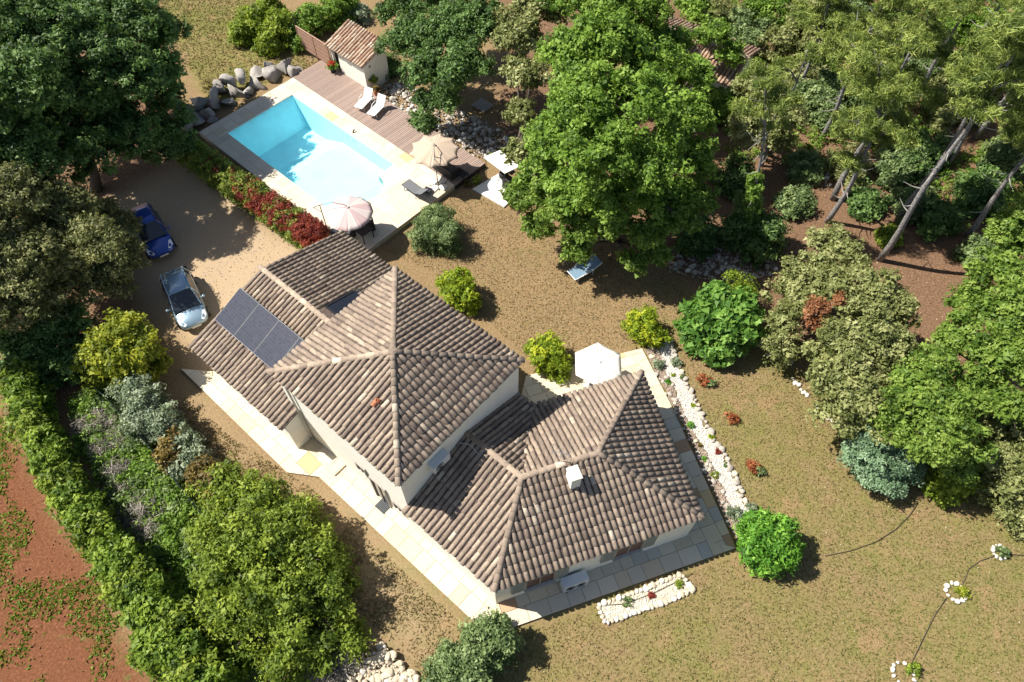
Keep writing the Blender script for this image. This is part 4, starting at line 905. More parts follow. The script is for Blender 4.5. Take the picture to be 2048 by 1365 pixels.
p = at(925, 350, TZ + .2); table('low_table', 'low dark table at the shaded end of the deck', (p.x, p.y, TZ), PA_, .7, .5, .35, CHAR, DARKM)
lz = at(856, 385, TZ); tag(MB().box((lz.x, lz.y, TZ + .2), (.5, .45, .05), PA_ + .3).tube([(lz.x - .1, lz.y, TZ), (lz.x - .1, lz.y, TZ + .2)], .02).tube([(lz.x + .1, lz.y, TZ), (lz.x + .1, lz.y, TZ + .2)], .02).build('foot_stool', DARKM), 'small dark stool at the head of the grey lounger', 'stool')
# barbecue corner
slabp = [gp(x, y, .1) for x, y in ((945, 378), (1000, 346), (1050, 375), (1008, 414))]; tag(MB().prism(slabp, -.1, .1).build('concrete_pad', simple('concrete_white', (.70, .68, .62), .9, var=.05)), kind='structure')
rc = [at(x, y, 1.75) for x, y in ((967, 316), (1000, 302), (1040, 334), (1010, 348))]; cr = sum(rc, Vector()) / 4
t = thing('barbecue_shelter', 'white flat roofed barbecue shelter on a concrete pad', 'shelter', (cr.x, cr.y, .1))
MB().prism([(p.x, p.y) for p in rc], 1.73, 1.80).build('roof', WPL, t)
for p in rc: q = cr.lerp(p, .88); MB().tube([(q.x, q.y, .1), (q.x, q.y, 1.73)], .022, 6).build('post', DARKM, t)
t = thing('barbecue_grill', 'black kettle barbecue grill under the white shelter', 'barbecue', (cr.x + .1, cr.y - .2, .1), PA_)
MB().lathe([(.0, .45), (.2, .5), (.30, .68), (.32, .8), (.28, .95), (.15, 1.06), (0, 1.08)], (0, 0, 0), 14).build('kettle', CHAR, t, False, True)
MB().box((.1, .55, .75), (.5, .4, .04)).build('side_shelf', DARKM, t, False)
for x, y in ((-.25, -.2), (.25, -.2), (0, .28)): MB().tube([(x * 1.3, y * 1.3, 0), (x * .8, y * .8, .6)], .02, 6).build('leg', DARKM, t, False)
lz = at(1016, 366, .5); tag(MB().box((lz.x, lz.y, .5), (.55, .5, .8), PA_).build('gas_cabinet', CHAR), 'dark cabinet beside the barbecue grill', 'cabinet')
# ------------------------------------------------------------------ cars
def paint(nm, c, metal=.5, rough=.28):
    m, t, b = nodes(nm); n1 = noise(t, 1.5, 3); t.links.new(mix(t, n1, tuple(x * .9 for x in c), c), b.inputs['Base Color']); b.inputs['Metallic'].default_value = metal; b.inputs['Roughness'].default_value = rough; b.inputs['Coat Weight'].default_value = .6; b.inputs['Coat Roughness'].default_value = .05; return m
CGLASS = simple('car_glass', (.02, .025, .03), .06, var=.05, spec=.7); TYRE = simple('tyre', (.018, .018, .018), .85); LAMP = simple('headlamp', (.75, .77, .78), .12, var=.02, spec=.8); PLATE = simple('number_plate', (.75, .74, .68), .5)
def car(name, label, rear, front, pm):
    d = Vector((front.x - rear.x, front.y - rear.y, 0)); rz = math.atan2(d.y, d.x); mid = (front + rear) / 2
    t = thing(name, label, 'car', (mid.x, mid.y, .01), rz); L = 4.25; h = L / 2
    # lower body: stations (x, half width, sill z, shoulder z, deck z)
    stn = [(-h, .62, .42, .68, .80), (-h + .12, .76, .28, .74, .93), (-h + .6, .84, .20, .80, .98), (-.9, .86, .19, .82, .99), (0, .87, .19, .80, .97), (.85, .87, .19, .78, .98), (1.3, .86, .20, .75, .92), (1.75, .80, .24, .70, .82), (h - .12, .68, .30, .60, .70), (h, .52, .38, .50, .58)]
    V = []; n = 11
    for (x, w, z0, z1, z2) in stn:
        for (fy, z) in ((-.80, z0), (-.97, z0 + .12), (-1, (z0 + z1) / 2), (-.97, z1), (-.84, z1 + (z2 - z1) * .7), (0, z2 + .012), (.84, z1 + (z2 - z1) * .7), (.97, z1), (1, (z0 + z1) / 2), (.97, z0 + .12), (.80, z0)): V.append((x, fy * w, z))
    Fq = [(i * n + j, i * n + j + 1, (i + 1) * n + j + 1, (i + 1) * n + j) for i in range(len(stn) - 1) for j in range(n - 1)] + [(i * n, (i + 1) * n, (i + 1) * n + n - 1, i * n + n - 1) for i in range(len(stn) - 1)]
    Fq += [tuple(range(n))[::-1], tuple((len(stn) - 1) * n + j for j in range(n))]
    o = obj('body', mesh('body', V, Fq, pm, True), t, False); md = o.modifiers.new('sub', 'SUBSURF'); md.levels = 2; md.render_levels = 2
    # cabin
    st2 = [(-1.95, .66, .96), (-1.55, .60, 1.36), (-1.0, .60, 1.455), (-.3, .605, 1.48), (.25, .60, 1.43), (1.18, .74, .955)]
    V = []
    for (x, w, z) in st2: V += [(x, -w, z), (x, -w * .5, z + .035), (x, w * .5, z + .035), (x, w, z)]
    roofF = [(i * 4 + j, i * 4 + j + 1, (i + 1) * 4 + j + 1, (i + 1) * 4 + j) for i in (0, 1, 2) for j in range(3)]
    o = obj('roof', mesh('roof', V[4:20], [f[::-1] for f in roofF], pm, True), t, False); md = o.modifiers.new('thickness', 'SOLIDIFY'); md.thickness = .05; md.offset = -1
    wf = [(j, 1 + j, 5 + j, 4 + j) for j in range(3)]; obj('windscreen', mesh('windscreen', V[16:24], [f[::-1] for f in wf], CGLASS, True), t, False)
    rf_ = [(j, 1 + j, 5 + j, 4 + j) for j in range(3)]; obj('rear_window', mesh('rear_window', V[:8], [f[::-1] for f in rf_], CGLASS, True), t, False)
    for s in (0, 3):
        sg = -1 if s == 0 else 1; side = [V[i * 4 + s] for i in range(6)]; lo = [(x, sg * .80, .93) for (x, w, z) in ((-1.9, 0, 0), (-1.5, 0, 0), (-1, 0, 0), (-.3, 0, 0), (.35, 0, 0), (1.15, 0, 0))]
        obj('side_window', mesh('side_window', side + lo, [(i, i + 1, i + 7, i + 6) for i in range(5)], CGLASS, True), t, False)
        m = MB()
        for i in (1, 2, 4): m.tube([Vector(side[i]) + Vector((0, sg * .01, 0)), Vector(lo[i]) + Vector((0, sg * .01, 0))], .03, 5)
        m.tube([Vector(p) for p in side], .03, 5); m.build('pillar', pm, t, False)
        mb_ = MB(); mb_.lathe([(0, -.07), (.07, -.05), (.10, 0), (.07, .05), (0, .07)], (.78, sg * 1.0, 1.0), 8); mb_.tube([(.8, sg * .82, .96), (.78, sg * .95, .99)], .03, 6); mb_.build('mirror', pm, t, False, True)
        V2 = [(1.98, sg * .40, .655), (1.55, sg * .62, .80), (1.5, sg * .76, .76), (1.8, sg * .74, .66), (2.02, sg * .52, .60)]
        MB().add([Vector(p) + Vector((0.02, 0, .035)) for p in V2] + [Vector(p) + Vector((0, 0, -.06)) for p in V2], [(0, 1, 2, 3, 4), (9, 8, 7, 6, 5)] + [(i, (i + 1) % 5, (i + 1) % 5 + 5, i + 5) for i in range(5)]).build('headlight', LAMP, t, False)
        for x in (-1.3, 1.32):
            w_ = MB(); w_.tube([(x, sg * .70, .31), (x, sg * .88, .31)], .31, 18); ty = w_.build('wheel', TYRE, t, False); r_ = MB(); r_.tube([(x, sg * .86, .31), (x, sg * .89, .31)], .19, 12); r_.build('rim', ALU, ty, False)
    MB().box((1.98, 0, .50), (.2, .8, .10)).build('grille', CHAR, t, False); MB().box((2.10, 0, .40), (.03, .5, .11)).build('number_plate', PLATE, t, False)
    for s in (-1, 1): MB().tube([(1.12, s * .35, 1.0), (.98, s * .02, 1.06)], .012, 5).build('wiper', CHAR, t, False)
    return t
car('parked_car', 'pale silver blue hatchback parked against the house corner', at(347, 545, .5), at(394, 655, .5), paint('paint_silver_blue', (.27, .38, .46)))
car('parked_car', 'dark blue car parked under the trees beside the driveway', at(272, 412, .5), at(335, 522, .5), paint('paint_dark_blue', (.016, .060, .30), .3))
# ------------------------------------------------------------------ trees and shrubs
L_OAK = leaf_mat('oak_leaves', (.052, .102, .013), (.150, .258, .034), (.28, .41, .070), .36)
L_MOUND = leaf_mat('mound_leaves', (.048, .082, .010), (.150, .215, .024), (.29, .36, .045), .33)
L_HEDGE = leaf_mat('hedge_leaves', (.040, .082, .010), (.125, .205, .022), (.27, .36, .045), .33)
L_OAKD = leaf_mat('dark_oak_leaves', (.026, .055, .014), (.080, .150, .036), (.175, .275, .075), .28)
L_OAKB = leaf_mat('bright_oak_leaves', (.054, .102, .014), (.142, .232, .034), (.27, .365, .072), .35)
L_HOLM = leaf_mat('holm_oak_leaves', (.080, .097, .025), (.195, .218, .070), (.36, .37, .155), .25)
L_GREYO = leaf_mat('grey_olive_leaves', (.052, .062, .020), (.150, .165, .056), (.31, .31, .125), .25)
L_YELL = leaf_mat('yellow_green_leaves', (.085, .115, .010), (.210, .255, .024), (.42, .43, .04), .35)
L_LIME = leaf_mat('lime_green_leaves', (.060, .100, .010), (.185, .255, .026), (.34, .42, .05), .35)
L_CIT = leaf_mat('citrus_leaves', (0.035, 0.109, 0.012), (0.094, 0.239, 0.022), (0.232, 0.435, 0.058), .3)
L_LEM = leaf_mat('lemon_leaves', (.075, .130, .010), (.200, .285, .020), (.44, .48, .03), .35)
L_SILV = leaf_mat('silver_leaves', (.075, .110, .060), (.190, .240, .140), (.37, .42, .28), .22)
L_OLIV = leaf_mat('olive_ball_leaves', (.046, .080, .026), (.128, .190, .064), (.27, .34, .14), .25)
L_SPRU = leaf_mat('blue_spruce_needles', (.058, .110, .055), (.145, .235, .120), (.28, .39, .23), .15)
L_RED = leaf_mat('red_photinia_leaves', (0.085, 0.012, 0.010), (0.200, 0.030, 0.020), (0.360, 0.085, 0.045), .3)
L_PHG = leaf_mat('photinia_green_leaves', (0.043, 0.080, 0.012), (0.138, 0.203, 0.026), (0.319, 0.348, 0.058), .3)
L_FIG = leaf_mat('fig_leaves', (.040, .100, .016), (.105, .225, .034), (.22, .37, .07), .33)
L_PINE = leaf_mat('pine_needles', (.062, .098, .020), (.165, .225, .045), (.32, .37, .09), .25)
L_BROWN = leaf_mat('brown_dead_leaves', (0.100, 0.040, 0.016), (0.220, 0.085, 0.035), (0.340, 0.160, 0.070), .2)
L_RUSS = leaf_mat('russet_leaves', (0.060, 0.045, 0.012), (0.150, 0.105, 0.028), (0.260, 0.190, 0.050), .25)
L_ORNG = leaf_mat('orange_red_leaves', (.10, .030, .012), (.28, .078, .028), (.46, .17, .07), .3)
L_STRAW = leaf_mat('dry_grass_blades', (.115, .130, .032), (.210, .165, .072), (.35, .275, .14), .25)
L_BRUSH = leaf_mat('dry_brush_twigs', (0.120, 0.105, 0.085), (0.240, 0.210, 0.175), (0.380, 0.340, 0.290), .1)
L_LITT = leaf_mat('fallen_leaves', (0.090, 0.045, 0.022), (0.210, 0.115, 0.060), (0.400, 0.280, 0.180), .1)
OAKKW = dict(leaf=.17, aspect=.62, clump=.42, per=44)
# big dark trees at the top left
tree('dark_oak_tree', 'dark green oak at the top left nearest the grass patch', 'tree', L_OAKD, [(255, 50, 6.8, 2.7), (318, 65, 5.6, 1.9), (312, 150, 4.8, 2.2), (240, 150, 6.5, 2.6), (335, 210, 3.6, 1.5), (200, 20, 7, 2.4), (355, 255, 2.6, 1.3), (320, 300, 2.4, 1.3), (375, 290, 1.6, .9)], base=(300, 250), seed=1, r0=.26, **OAKKW)
tree('dark_oak_tree', 'dark oak crown at the top left between its two neighbours', 'tree', L_OAKD, [(140, 90, 8, 2.9), (160, 200, 5.6, 2.7), (90, 170, 7, 2.8), (225, 240, 3.8, 2.1), (125, 270, 4.6, 2.4), (265, 280, 3.6, 1.8), (190, 310, 4.0, 2.0)], base=(190, 380), seed=2, r0=.3, **OAKKW)
tree('dark_oak_tree', 'dark oak crown filling the top left corner', 'tree', L_OAKD, [(30, 60, 9, 3.0), (60, 10, 8, 2.6), (20, 180, 9, 3.0), (10, 280, 7, 2.6), (70, 310, 6, 2.4), (-70, 120, 8, 3.0), (-60, 260, 7, 2.8)], base=(30, 420), seed=3, r0=.3, **OAKKW)
tree('grey_green_oak_tree', 'grey olive oak with small leaves overhanging the parked cars', 'tree', L_GREYO, [(75, 405, 3.74, 2.20), (140, 425, 4.06, 2.20), (205, 445, 2.42, 1.70), (95, 500, 3.74, 2.40), (180, 520, 2.20, 2.00), (240, 490, 1.98, 1.40), (230, 560, 1.76, 1.40), (130, 590, 2.65, 2.00), (255, 452, 1.98, 1.05), (262, 515, 1.76, 1.00), (215, 498, 4.3, 1.1), (185, 470, 4.6, 1.2)], base=(150, 560), seed=4, r0=.24, leaf=.15, aspect=.5, clump=.42, per=44, dens=.95)
tree('grey_green_oak_tree', 'grey olive oak at the left edge behind the overhanging one', 'tree', L_GREYO, [(10, 390, 6, 2.3), (-40, 470, 6, 2.4), (20, 540, 5, 2.2), (-20, 620, 4.5, 2.2), (50, 600, 4, 1.6)], base=(10, 600), seed=5, r0=.24, leaf=.15, aspect=.5, clump=.42, per=44, dens=.95)
tree('yellow_shrub_tree', 'yellow green shrub beside the driveway left of the solar panels', 'shrub', L_YELL, [(240, 668, 2.6, 1.25), (205, 700, 2.4, 1.15), (280, 690, 2.3, 1.05), (235, 715, 2.3, 1.2), (262, 735, 1.8, .9), (185, 735, 1.5, .8)], seed=6, r0=.1, leaf=.17, clump=.36, per=34)
tree('dark_shrub', 'dark green shrub in shade left of the yellow shrub', 'shrub', L_OAKD, [(90, 660, 2.2, 1.4), (40, 690, 2.2, 1.5), (140, 640, 2.0, 1.2), (150, 720, 1.4, 1.0), (100, 730, 1.2, 1.1)], seed=7, r0=.1, leaf=.16, clump=.4, per=36)
tree('silver_shrub', 'large silvery leaved shrub between fence and dry grass strip', 'shrub', L_SILV, [(262, 775, 1.5, .95), (290, 808, 1.5, 1.0), (318, 840, 1.4, .95), (280, 840, 1.2, .8), (340, 868, 1.1, .65)], seed=8, r0=.07, leaf=.15, aspect=.5, clump=.3, per=30)
tree('silver_shrub', 'smaller silvery shrub below the russet bush', 'shrub', L_SILV, [(372, 885, 1.1, .6), (392, 918, 1.0, .65), (360, 935, .8, .5)], seed=9, r0=.05, leaf=.14, aspect=.5, clump=.28, per=30)
tree('russet_bush', 'russet brown bush between the two silvery shrubs', 'shrub', L_RUSS, [(345, 885, 1.2, .6), (335, 910, 1.1, .6)], seed=10, r0=.05, leaf=.13, clump=.28, per=34)
tree('russet_bush', 'russet bush tip at the top of the large yellow green tree', 'shrub', L_RUSS, [(405, 945, 1.8, .75), (430, 960, 1.9, .7)], seed=11, r0=.05, leaf=.13, clump=.3, per=34)
tree('yellow_green_tree', 'large yellow green tree below the left paving', 'tree', L_MOUND, [(440, 985, 1.81, 1.35), (520, 1000, 2.02, 1.45), (590, 1045, 2.02, 1.35), (435, 1070, 2.02, 1.45), (520, 1085, 2.54, 1.80), (620, 1110, 2.13, 1.45), (660, 1165, 1.81, 1.15), (440, 1150, 2.02, 1.40), (520, 1180, 2.23, 1.70), (600, 1200, 2.02, 1.50), (430, 1220, 1.71, 1.20), (490, 1270, 1.61, 1.30), (580, 1270, 1.61, 1.20), (660, 1240, 1.40, 1.00), (700, 1275, 0.98, 0.80), (630, 1300, 1.09, 0.90), (560, 1335, 1.09, 1.00)], seed=12, r0=.2, leaf=.15, aspect=.5, clump=.42, per=42, rough=.35, tvar=.42, skirt=True)
HED = [(28, 745), (42, 775), (48, 812), (60, 850), (88, 885), (98, 922), (120, 955), (140, 995), (165, 1025), (182, 1062), (215, 1095), (238, 1130), (262, 1165), (290, 1195), (312, 1228), (338, 1262), (318, 1290), (368, 1300), (392, 1340), (425, 1380)]
ORD = 'first second third fourth fifth sixth seventh eighth ninth tenth eleventh twelfth thirteenth fourteenth fifteenth sixteenth seventeenth eighteenth nineteenth last'.split()
for k, (x, y) in enumerate(HED):
    s = (.86 if k < 11 else 1.1); tree('hedge_shrub', 'bright green shrub, ' + ORD[k] + ' from the upper end of the hedge row beside the red field', 'shrub', L_HEDGE if k % 3 else L_MOUND, [(x, y, 2.0, .85 * s), (x + 10, y + 16, 1.6, .72 * s), (x - 12, y + 6, 1.4, .68 * s), (x + 2, y - 14, 1.2, .66 * s)], group='shrubs of the diagonal hedge row', seed=40 + k, r0=.06, leaf=.16, clump=.34, per=32)
tree('green_shrub', 'fresh green shrub at the lower corner of the paving', 'shrub', L_OLIV, [(985, 1262, 1.7, .75), (1005, 1285, 1.5, .65), (965, 1285, 1.5, .7), (950, 1265, 1.2, .55), (985, 1310, 1.1, .6)], seed=61, r0=.06, leaf=.12, clump=.28, per=36)
tree('green_shrub', 'grey green shrub at the bottom edge beside the stone pile', 'shrub', L_OLIV, [(905, 1318, 1.6, .8), (940, 1340, 1.6, .85), (880, 1350, 1.4, .7), (920, 1375, 1.5, .9)], seed=62, r0=.06, leaf=.12, clump=.3, per=36)
tree('round_bush', 'large clipped green bush at the top beside the slatted screen', 'shrub', L_LIME, [(505, 38, 1.4, 1.25), (560, 50, 1.5, 1.3), (480, 60, 1.0, .95), (535, 80, 1.0, 1.0), (540, 10, 1.4, 1.2)], seed=63, r0=.1, leaf=.16, clump=.36, per=36)
tree('round_bush', 'darker green bush behind the slatted screen', 'shrub', L_OAK, [(620, 35, 1.4, 1.2), (660, 20, 1.4, 1.1), (600, 70, 1.0, .9), (690, 10, 1.2, 1.0)], seed=64, r0=.1, leaf=.16, clump=.36, per=36)
tree('oak_tree', 'dark green tree behind the pool house roof', 'tree', L_OAKD, [(830, 70, 4.5, 1.7), (900, 60, 5.5, 2.1), (850, 140, 4.0, 1.7), (930, 130, 5.0, 1.9), (800, 20, 4.5, 1.7), (890, 195, 3.2, 1.4), (960, 50, 6, 2.0), (850, 205, 2.2, 1.0), (790, 90, 3.6, 1.0), (870, -20, 5.5, 2.2)], base=(880, 215), seed=65, r0=.22, leaf=.165, aspect=.62, clump=.42, per=46, dens=1.15, gap=.16)
tree('yellowish_oak_tree', 'yellowish green oak wedged between the dark tree and the big oak', 'tree', L_HOLM, [(1035, 70, 6.5, 1.8), (1050, 150, 5.5, 1.5), (1040, 230, 4.0, 1.2), (1080, 10, 7, 2.0), (1045, 310, 3.0, 1.0)], base=(1040, 330), seed=66, r0=.2, gap=.1, dens=1.15, **OAKKW)
tree('big_oak_tree', 'biggest bright green oak above the dry lawn', 'tree', L_OAK, [(1140, 120, 9, 2.1), (1215, 90, 9.5, 2.2), (1300, 130, 8.5, 2.0), (1180, 200, 9.5, 2.3), (1270, 215, 9.5, 2.4), (1365, 240, 7, 1.9), (1110, 280, 7, 1.9), (1200, 300, 8.5, 2.3), (1300, 320, 7.5, 2.1), (1390, 325, 5.5, 1.6), (1375, 165, 7, 1.7), (1085, 350, 5, 1.4), (1240, 395, 6, 1.8), (1150, 380, 5.5, 1.6), (1340, 400, 5, 1.6)], base=(1235, 470), seed=67, r0=.34, leaf=.175, aspect=.62, clump=.42, per=46, rough=.35)
tree('oak_tree', 'green oak hiding the neighbour house roof', 'tree', L_OAK, [(1300, 75, 5.5, 1.5), (1350, 85, 5, 1.3), (1380, 150, 4.6, 1.3), (1430, 70, 5.0, 1.3), (1330, 140, 5.5, 1.4), (1390, 20, 5, 1.5), (1460, 110, 4.0, 1.1)], base=(1350, 190), seed=98, r0=.18, **OAKKW)
tree('oak_tree', 'green oak behind the big oak at the top edge', 'tree', L_OAK, [(1180, 10, 8, 2.2), (1270, 20, 7.5, 2.0), (1120, -20, 8, 2.2), (1230, -50, 8, 2.3)], base=(1200, 150), seed=68, r0=.22, **OAKKW)
tree('pale_oak_tree', 'pale green low oak overhanging the blue grey lounger', 'tree', L_OAKB, [(1060, 395, 4.0, 1.4), (1120, 420, 4.4, 1.4), (1160, 455, 3.8, 1.2), (1150, 500, 2.6, .85), (1075, 450, 2.8, 1.0), (1230, 440, 4.4, 1.4), (1290, 470, 3.8, 1.2), (1310, 510, 2.6, .9), (1350, 440, 4.2, 1.4), (1400, 400, 4.2, 1.3), (1270, 520, 2.4, .75)], base=(1240, 505), seed=69, r0=.2, leaf=.17, clump=.38, per=40)
tree('olive_ball_shrub', 'rounded grey green shrub beside the pool terrace corner', 'shrub', L_OLIV, [(868, 450, 1.35, 1.15), (890, 470, 1.2, .95), (850, 465, 1.1, .9), (880, 432, 1.3, .8)], seed=70, r0=.08, leaf=.13, aspect=.28, clump=.3, per=60, rough=.12)
for k, (x, y, z, r_, lab) in enumerate(((915, 575, 1.3, .9, 'yellow green lemon shrub beside the main roof'), (1096, 708, 1.2, .88, 'yellow green lemon shrub beside the white parasol'), (1292, 652, 1.1, .72, 'lemon shrub at the top of the white gravel strip'))):
    tree('lemon_shrub', lab, 'shrub', L_LEM, [(x, y, z, r_), (x + 22, y + 18, z * .8, r_ * .72), (x - 20, y - 14, z * .9, r_ * .66), (x + 6, y - 22, z * 1.05, r_ * .6)], group='lemon shrubs', seed=71 + k, r0=.05, leaf=.20, aspect=.34, clump=.28, per=26)
tree('round_orange_tree', 'round bright green citrus tree on the lawn beside the paving corner', 'tree', L_CIT, [(1540, 1072, 1.5, 1.22), (1525, 1060, 1.7, .9), (1562, 1085, 1.4, .95), (1535, 1100, 1.1, .95)], seed=75, r0=.09, leaf=.21, aspect=.34, clump=.3, per=34, rough=.15, skirt=True)
tree('fig_tree', 'broad leaved green fig tree between lawn and oaks', 'tree', L_FIG, [(1430, 605, 2.2, 1.15), (1395, 630, 1.9, .9), (1475, 615, 2.2, 1.15), (1440, 650, 2.0, 1.15), (1490, 655, 1.7, .95), (1445, 690, 1.2, .8), (1405, 665, 1.3, .7)], seed=76, r0=.1, leaf=.28, aspect=.6, clump=.4, per=24, skirt=True)
tree('yellowish_shrub', 'yellow green shrub top behind the fig tree', 'shrub', L_LIME, [(1468, 562, 2.0, .6), (1495, 572, 1.8, .55)], seed=77, r0=.06, leaf=.13, clump=.3, per=30)
HK = dict(leaf=.16, aspect=.55, clump=.37, per=40)
tree('holm_oak_tree', 'olive green holm oak with pointed top nearest the pine trunks', 'tree', L_HOLM, [(1655, 480, 3.8, 1.2), (1690, 520, 4.0, 1.3), (1625, 530, 3.6, 1.3), (1590, 560, 3.2, 1.2), (1670, 575, 4.0, 1.4), (1560, 590, 2.4, 1.0), (1610, 610, 3.0, 1.2)], base=(1630, 610), seed=78, r0=.16, **HK)
tree('holm_oak_tree', 'broad olive green holm oak in the middle of the group', 'tree', L_HOLM, [(1740, 575, 4.4, 1.5), (1790, 620, 4.0, 1.4), (1730, 650, 4.6, 1.6), (1680, 680, 4.2, 1.4), (1780, 690, 4.0, 1.4), (1720, 730, 4.2, 1.5), (1800, 745, 3.4, 1.2)], base=(1730, 720), seed=79, r0=.18, **HK)
tree('holm_oak_tree', 'olive green holm oak at the lawn edge above the spruce', 'tree', L_HOLM, [(1660, 765, 3.6, 1.3), (1720, 790, 3.8, 1.4), (1670, 830, 2.6, 1.1), (1740, 840, 3.0, 1.2), (1650, 720, 3.4, 1.0)], base=(1690, 830), seed=80, r0=.16, **HK)
tree('holm_oak_tree', 'small olive green oak shoot standing in the white stone edging', 'tree', L_HOLM, [(1568, 650, 2.2, .85), (1560, 690, 1.7, .8), (1556, 715, 1.0, .5)], base=(1560, 725), seed=81, r0=.07, **HK)
v, f, T = foliage([(tuple(at(1635, 620, 4.6)), .55, .55, .5), (tuple(at(1628, 640, 4.2)), .5, .5, .5), (tuple(at(1680, 600, 5.0)), .3, .3, .3)], leaf=.13, clump=.25, per=30, seed=82)
t = thing('dead_branch', 'rust brown dead branch in the holm oak crown', 'branch', at(1632, 630, 4.2)); obj('dead_leaves', fast_mesh('dead_leaves', v, f, L_BROWN, T), t); MB().tube([at(1632, 630, 3.6), at(1632, 630, 4.8)], .04, 6).build('dead_twig', BARK, t)
tree('bright_oak_tree', 'bright green oak behind the blue spruce', 'tree', L_OAKB, [(1830, 800, 4.6, 1.5), (1890, 830, 4.6, 1.6), (1790, 850, 3.6, 1.3), (1850, 880, 4.0, 1.5), (1920, 880, 3.8, 1.3), (1870, 740, 4.6, 1.4), (1900, 920, 2.6, 1.0)], base=(1860, 900), seed=83, r0=.16, **HK)
t = tree('blue_spruce', 'blue green spruce at the lawn edge on the right', 'tree', L_SPRU, [(1758, 870, 2.6, .9), (1742, 898, 1.9, 1.25), (1778, 908, 1.7, 1.25), (1722, 925, 1.1, 1.1), (1755, 945, .9, 1.2), (1800, 930, 1.0, 1.05)], seed=84, r0=.1, leaf=.16, aspect=.3, clump=.30, per=56, rough=.3)
tree('green_bush', 'yellow green bush right of the blue spruce', 'shrub', L_LIME, [(1905, 955, 1.3, .9), (1930, 935, 1.3, .8), (1890, 975, .9, .6)], seed=85, r0=.07, leaf=.17, clump=.36, per=32)
tree('grey_green_bush', 'grey green bush at the right edge above the lawn', 'shrub', L_HOLM, [(2010, 920, 2.2, 1.1), (2040, 970, 2.0, 1.2), (1985, 960, 1.2, .7), (2060, 890, 2.2, 1.2), (2050, 1020, 1.2, .9)], seed=86, r0=.08, leaf=.15, clump=.36, per=34)
tree('bright_oak_tree', 'bright green oak at the right edge beside the tall pines', 'tree', L_OAKB, [(2020, 480, 5.5, 1.7), (1985, 545, 5.0, 1.5), (2050, 560, 5.5, 1.7), (1945, 600, 4.2, 1.3), (2020, 630, 5.0, 1.7), (2070, 440, 6, 1.9)], base=(2040, 640), seed=87, r0=.18, leaf=.17, clump=.38, per=40, dens=.8)
tree('bright_oak_tree', 'bright green oak at the right edge above the grey bush', 'tree', L_OAKB, [(1930, 670, 4.4, 1.4), (1990, 710, 4.6, 1.6), (2050, 720, 4.8, 1.6), (1960, 780, 3.8, 1.4), (2030, 810, 4.0, 1.5), (1890, 690, 3.6, 1.0)], base=(1990, 800), seed=88, r0=.18, leaf=.17, clump=.38, per=40, dens=.85)
tree('shaded_bush', 'olive bush in shade between the two right hand oaks', 'shrub', L_HOLM, [(1975, 850, 2.0, 1.1), (2010, 850, 2.0, 1.0), (1960, 900, 1.2, .8)], seed=89, r0=.08, leaf=.15, clump=.36, per=34)
tree('dark_ivy_bush', 'dark green shrub mass below the ivy covered trunk', 'shrub', L_OAKD, [(1500, 420, 2.2, 1.1), (1540, 460, 1.6, 1.0), (1470, 460, 1.4, 1.0), (1520, 500, 1.0, .8)], seed=90, r0=.08, leaf=.15, clump=.36, per=34)
tree('holm_oak_tree', 'rounded olive green oak behind the big oak and left of the pines', 'tree', L_HOLM, [(1530, 190, 4.6, 1.6), (1570, 230, 4.0, 1.5), (1500, 250, 3.6, 1.4), (1550, 280, 3.0, 1.4), (1500, 170, 4.4, 1.2)], base=(1540, 310), seed=91, r0=.16, **HK)
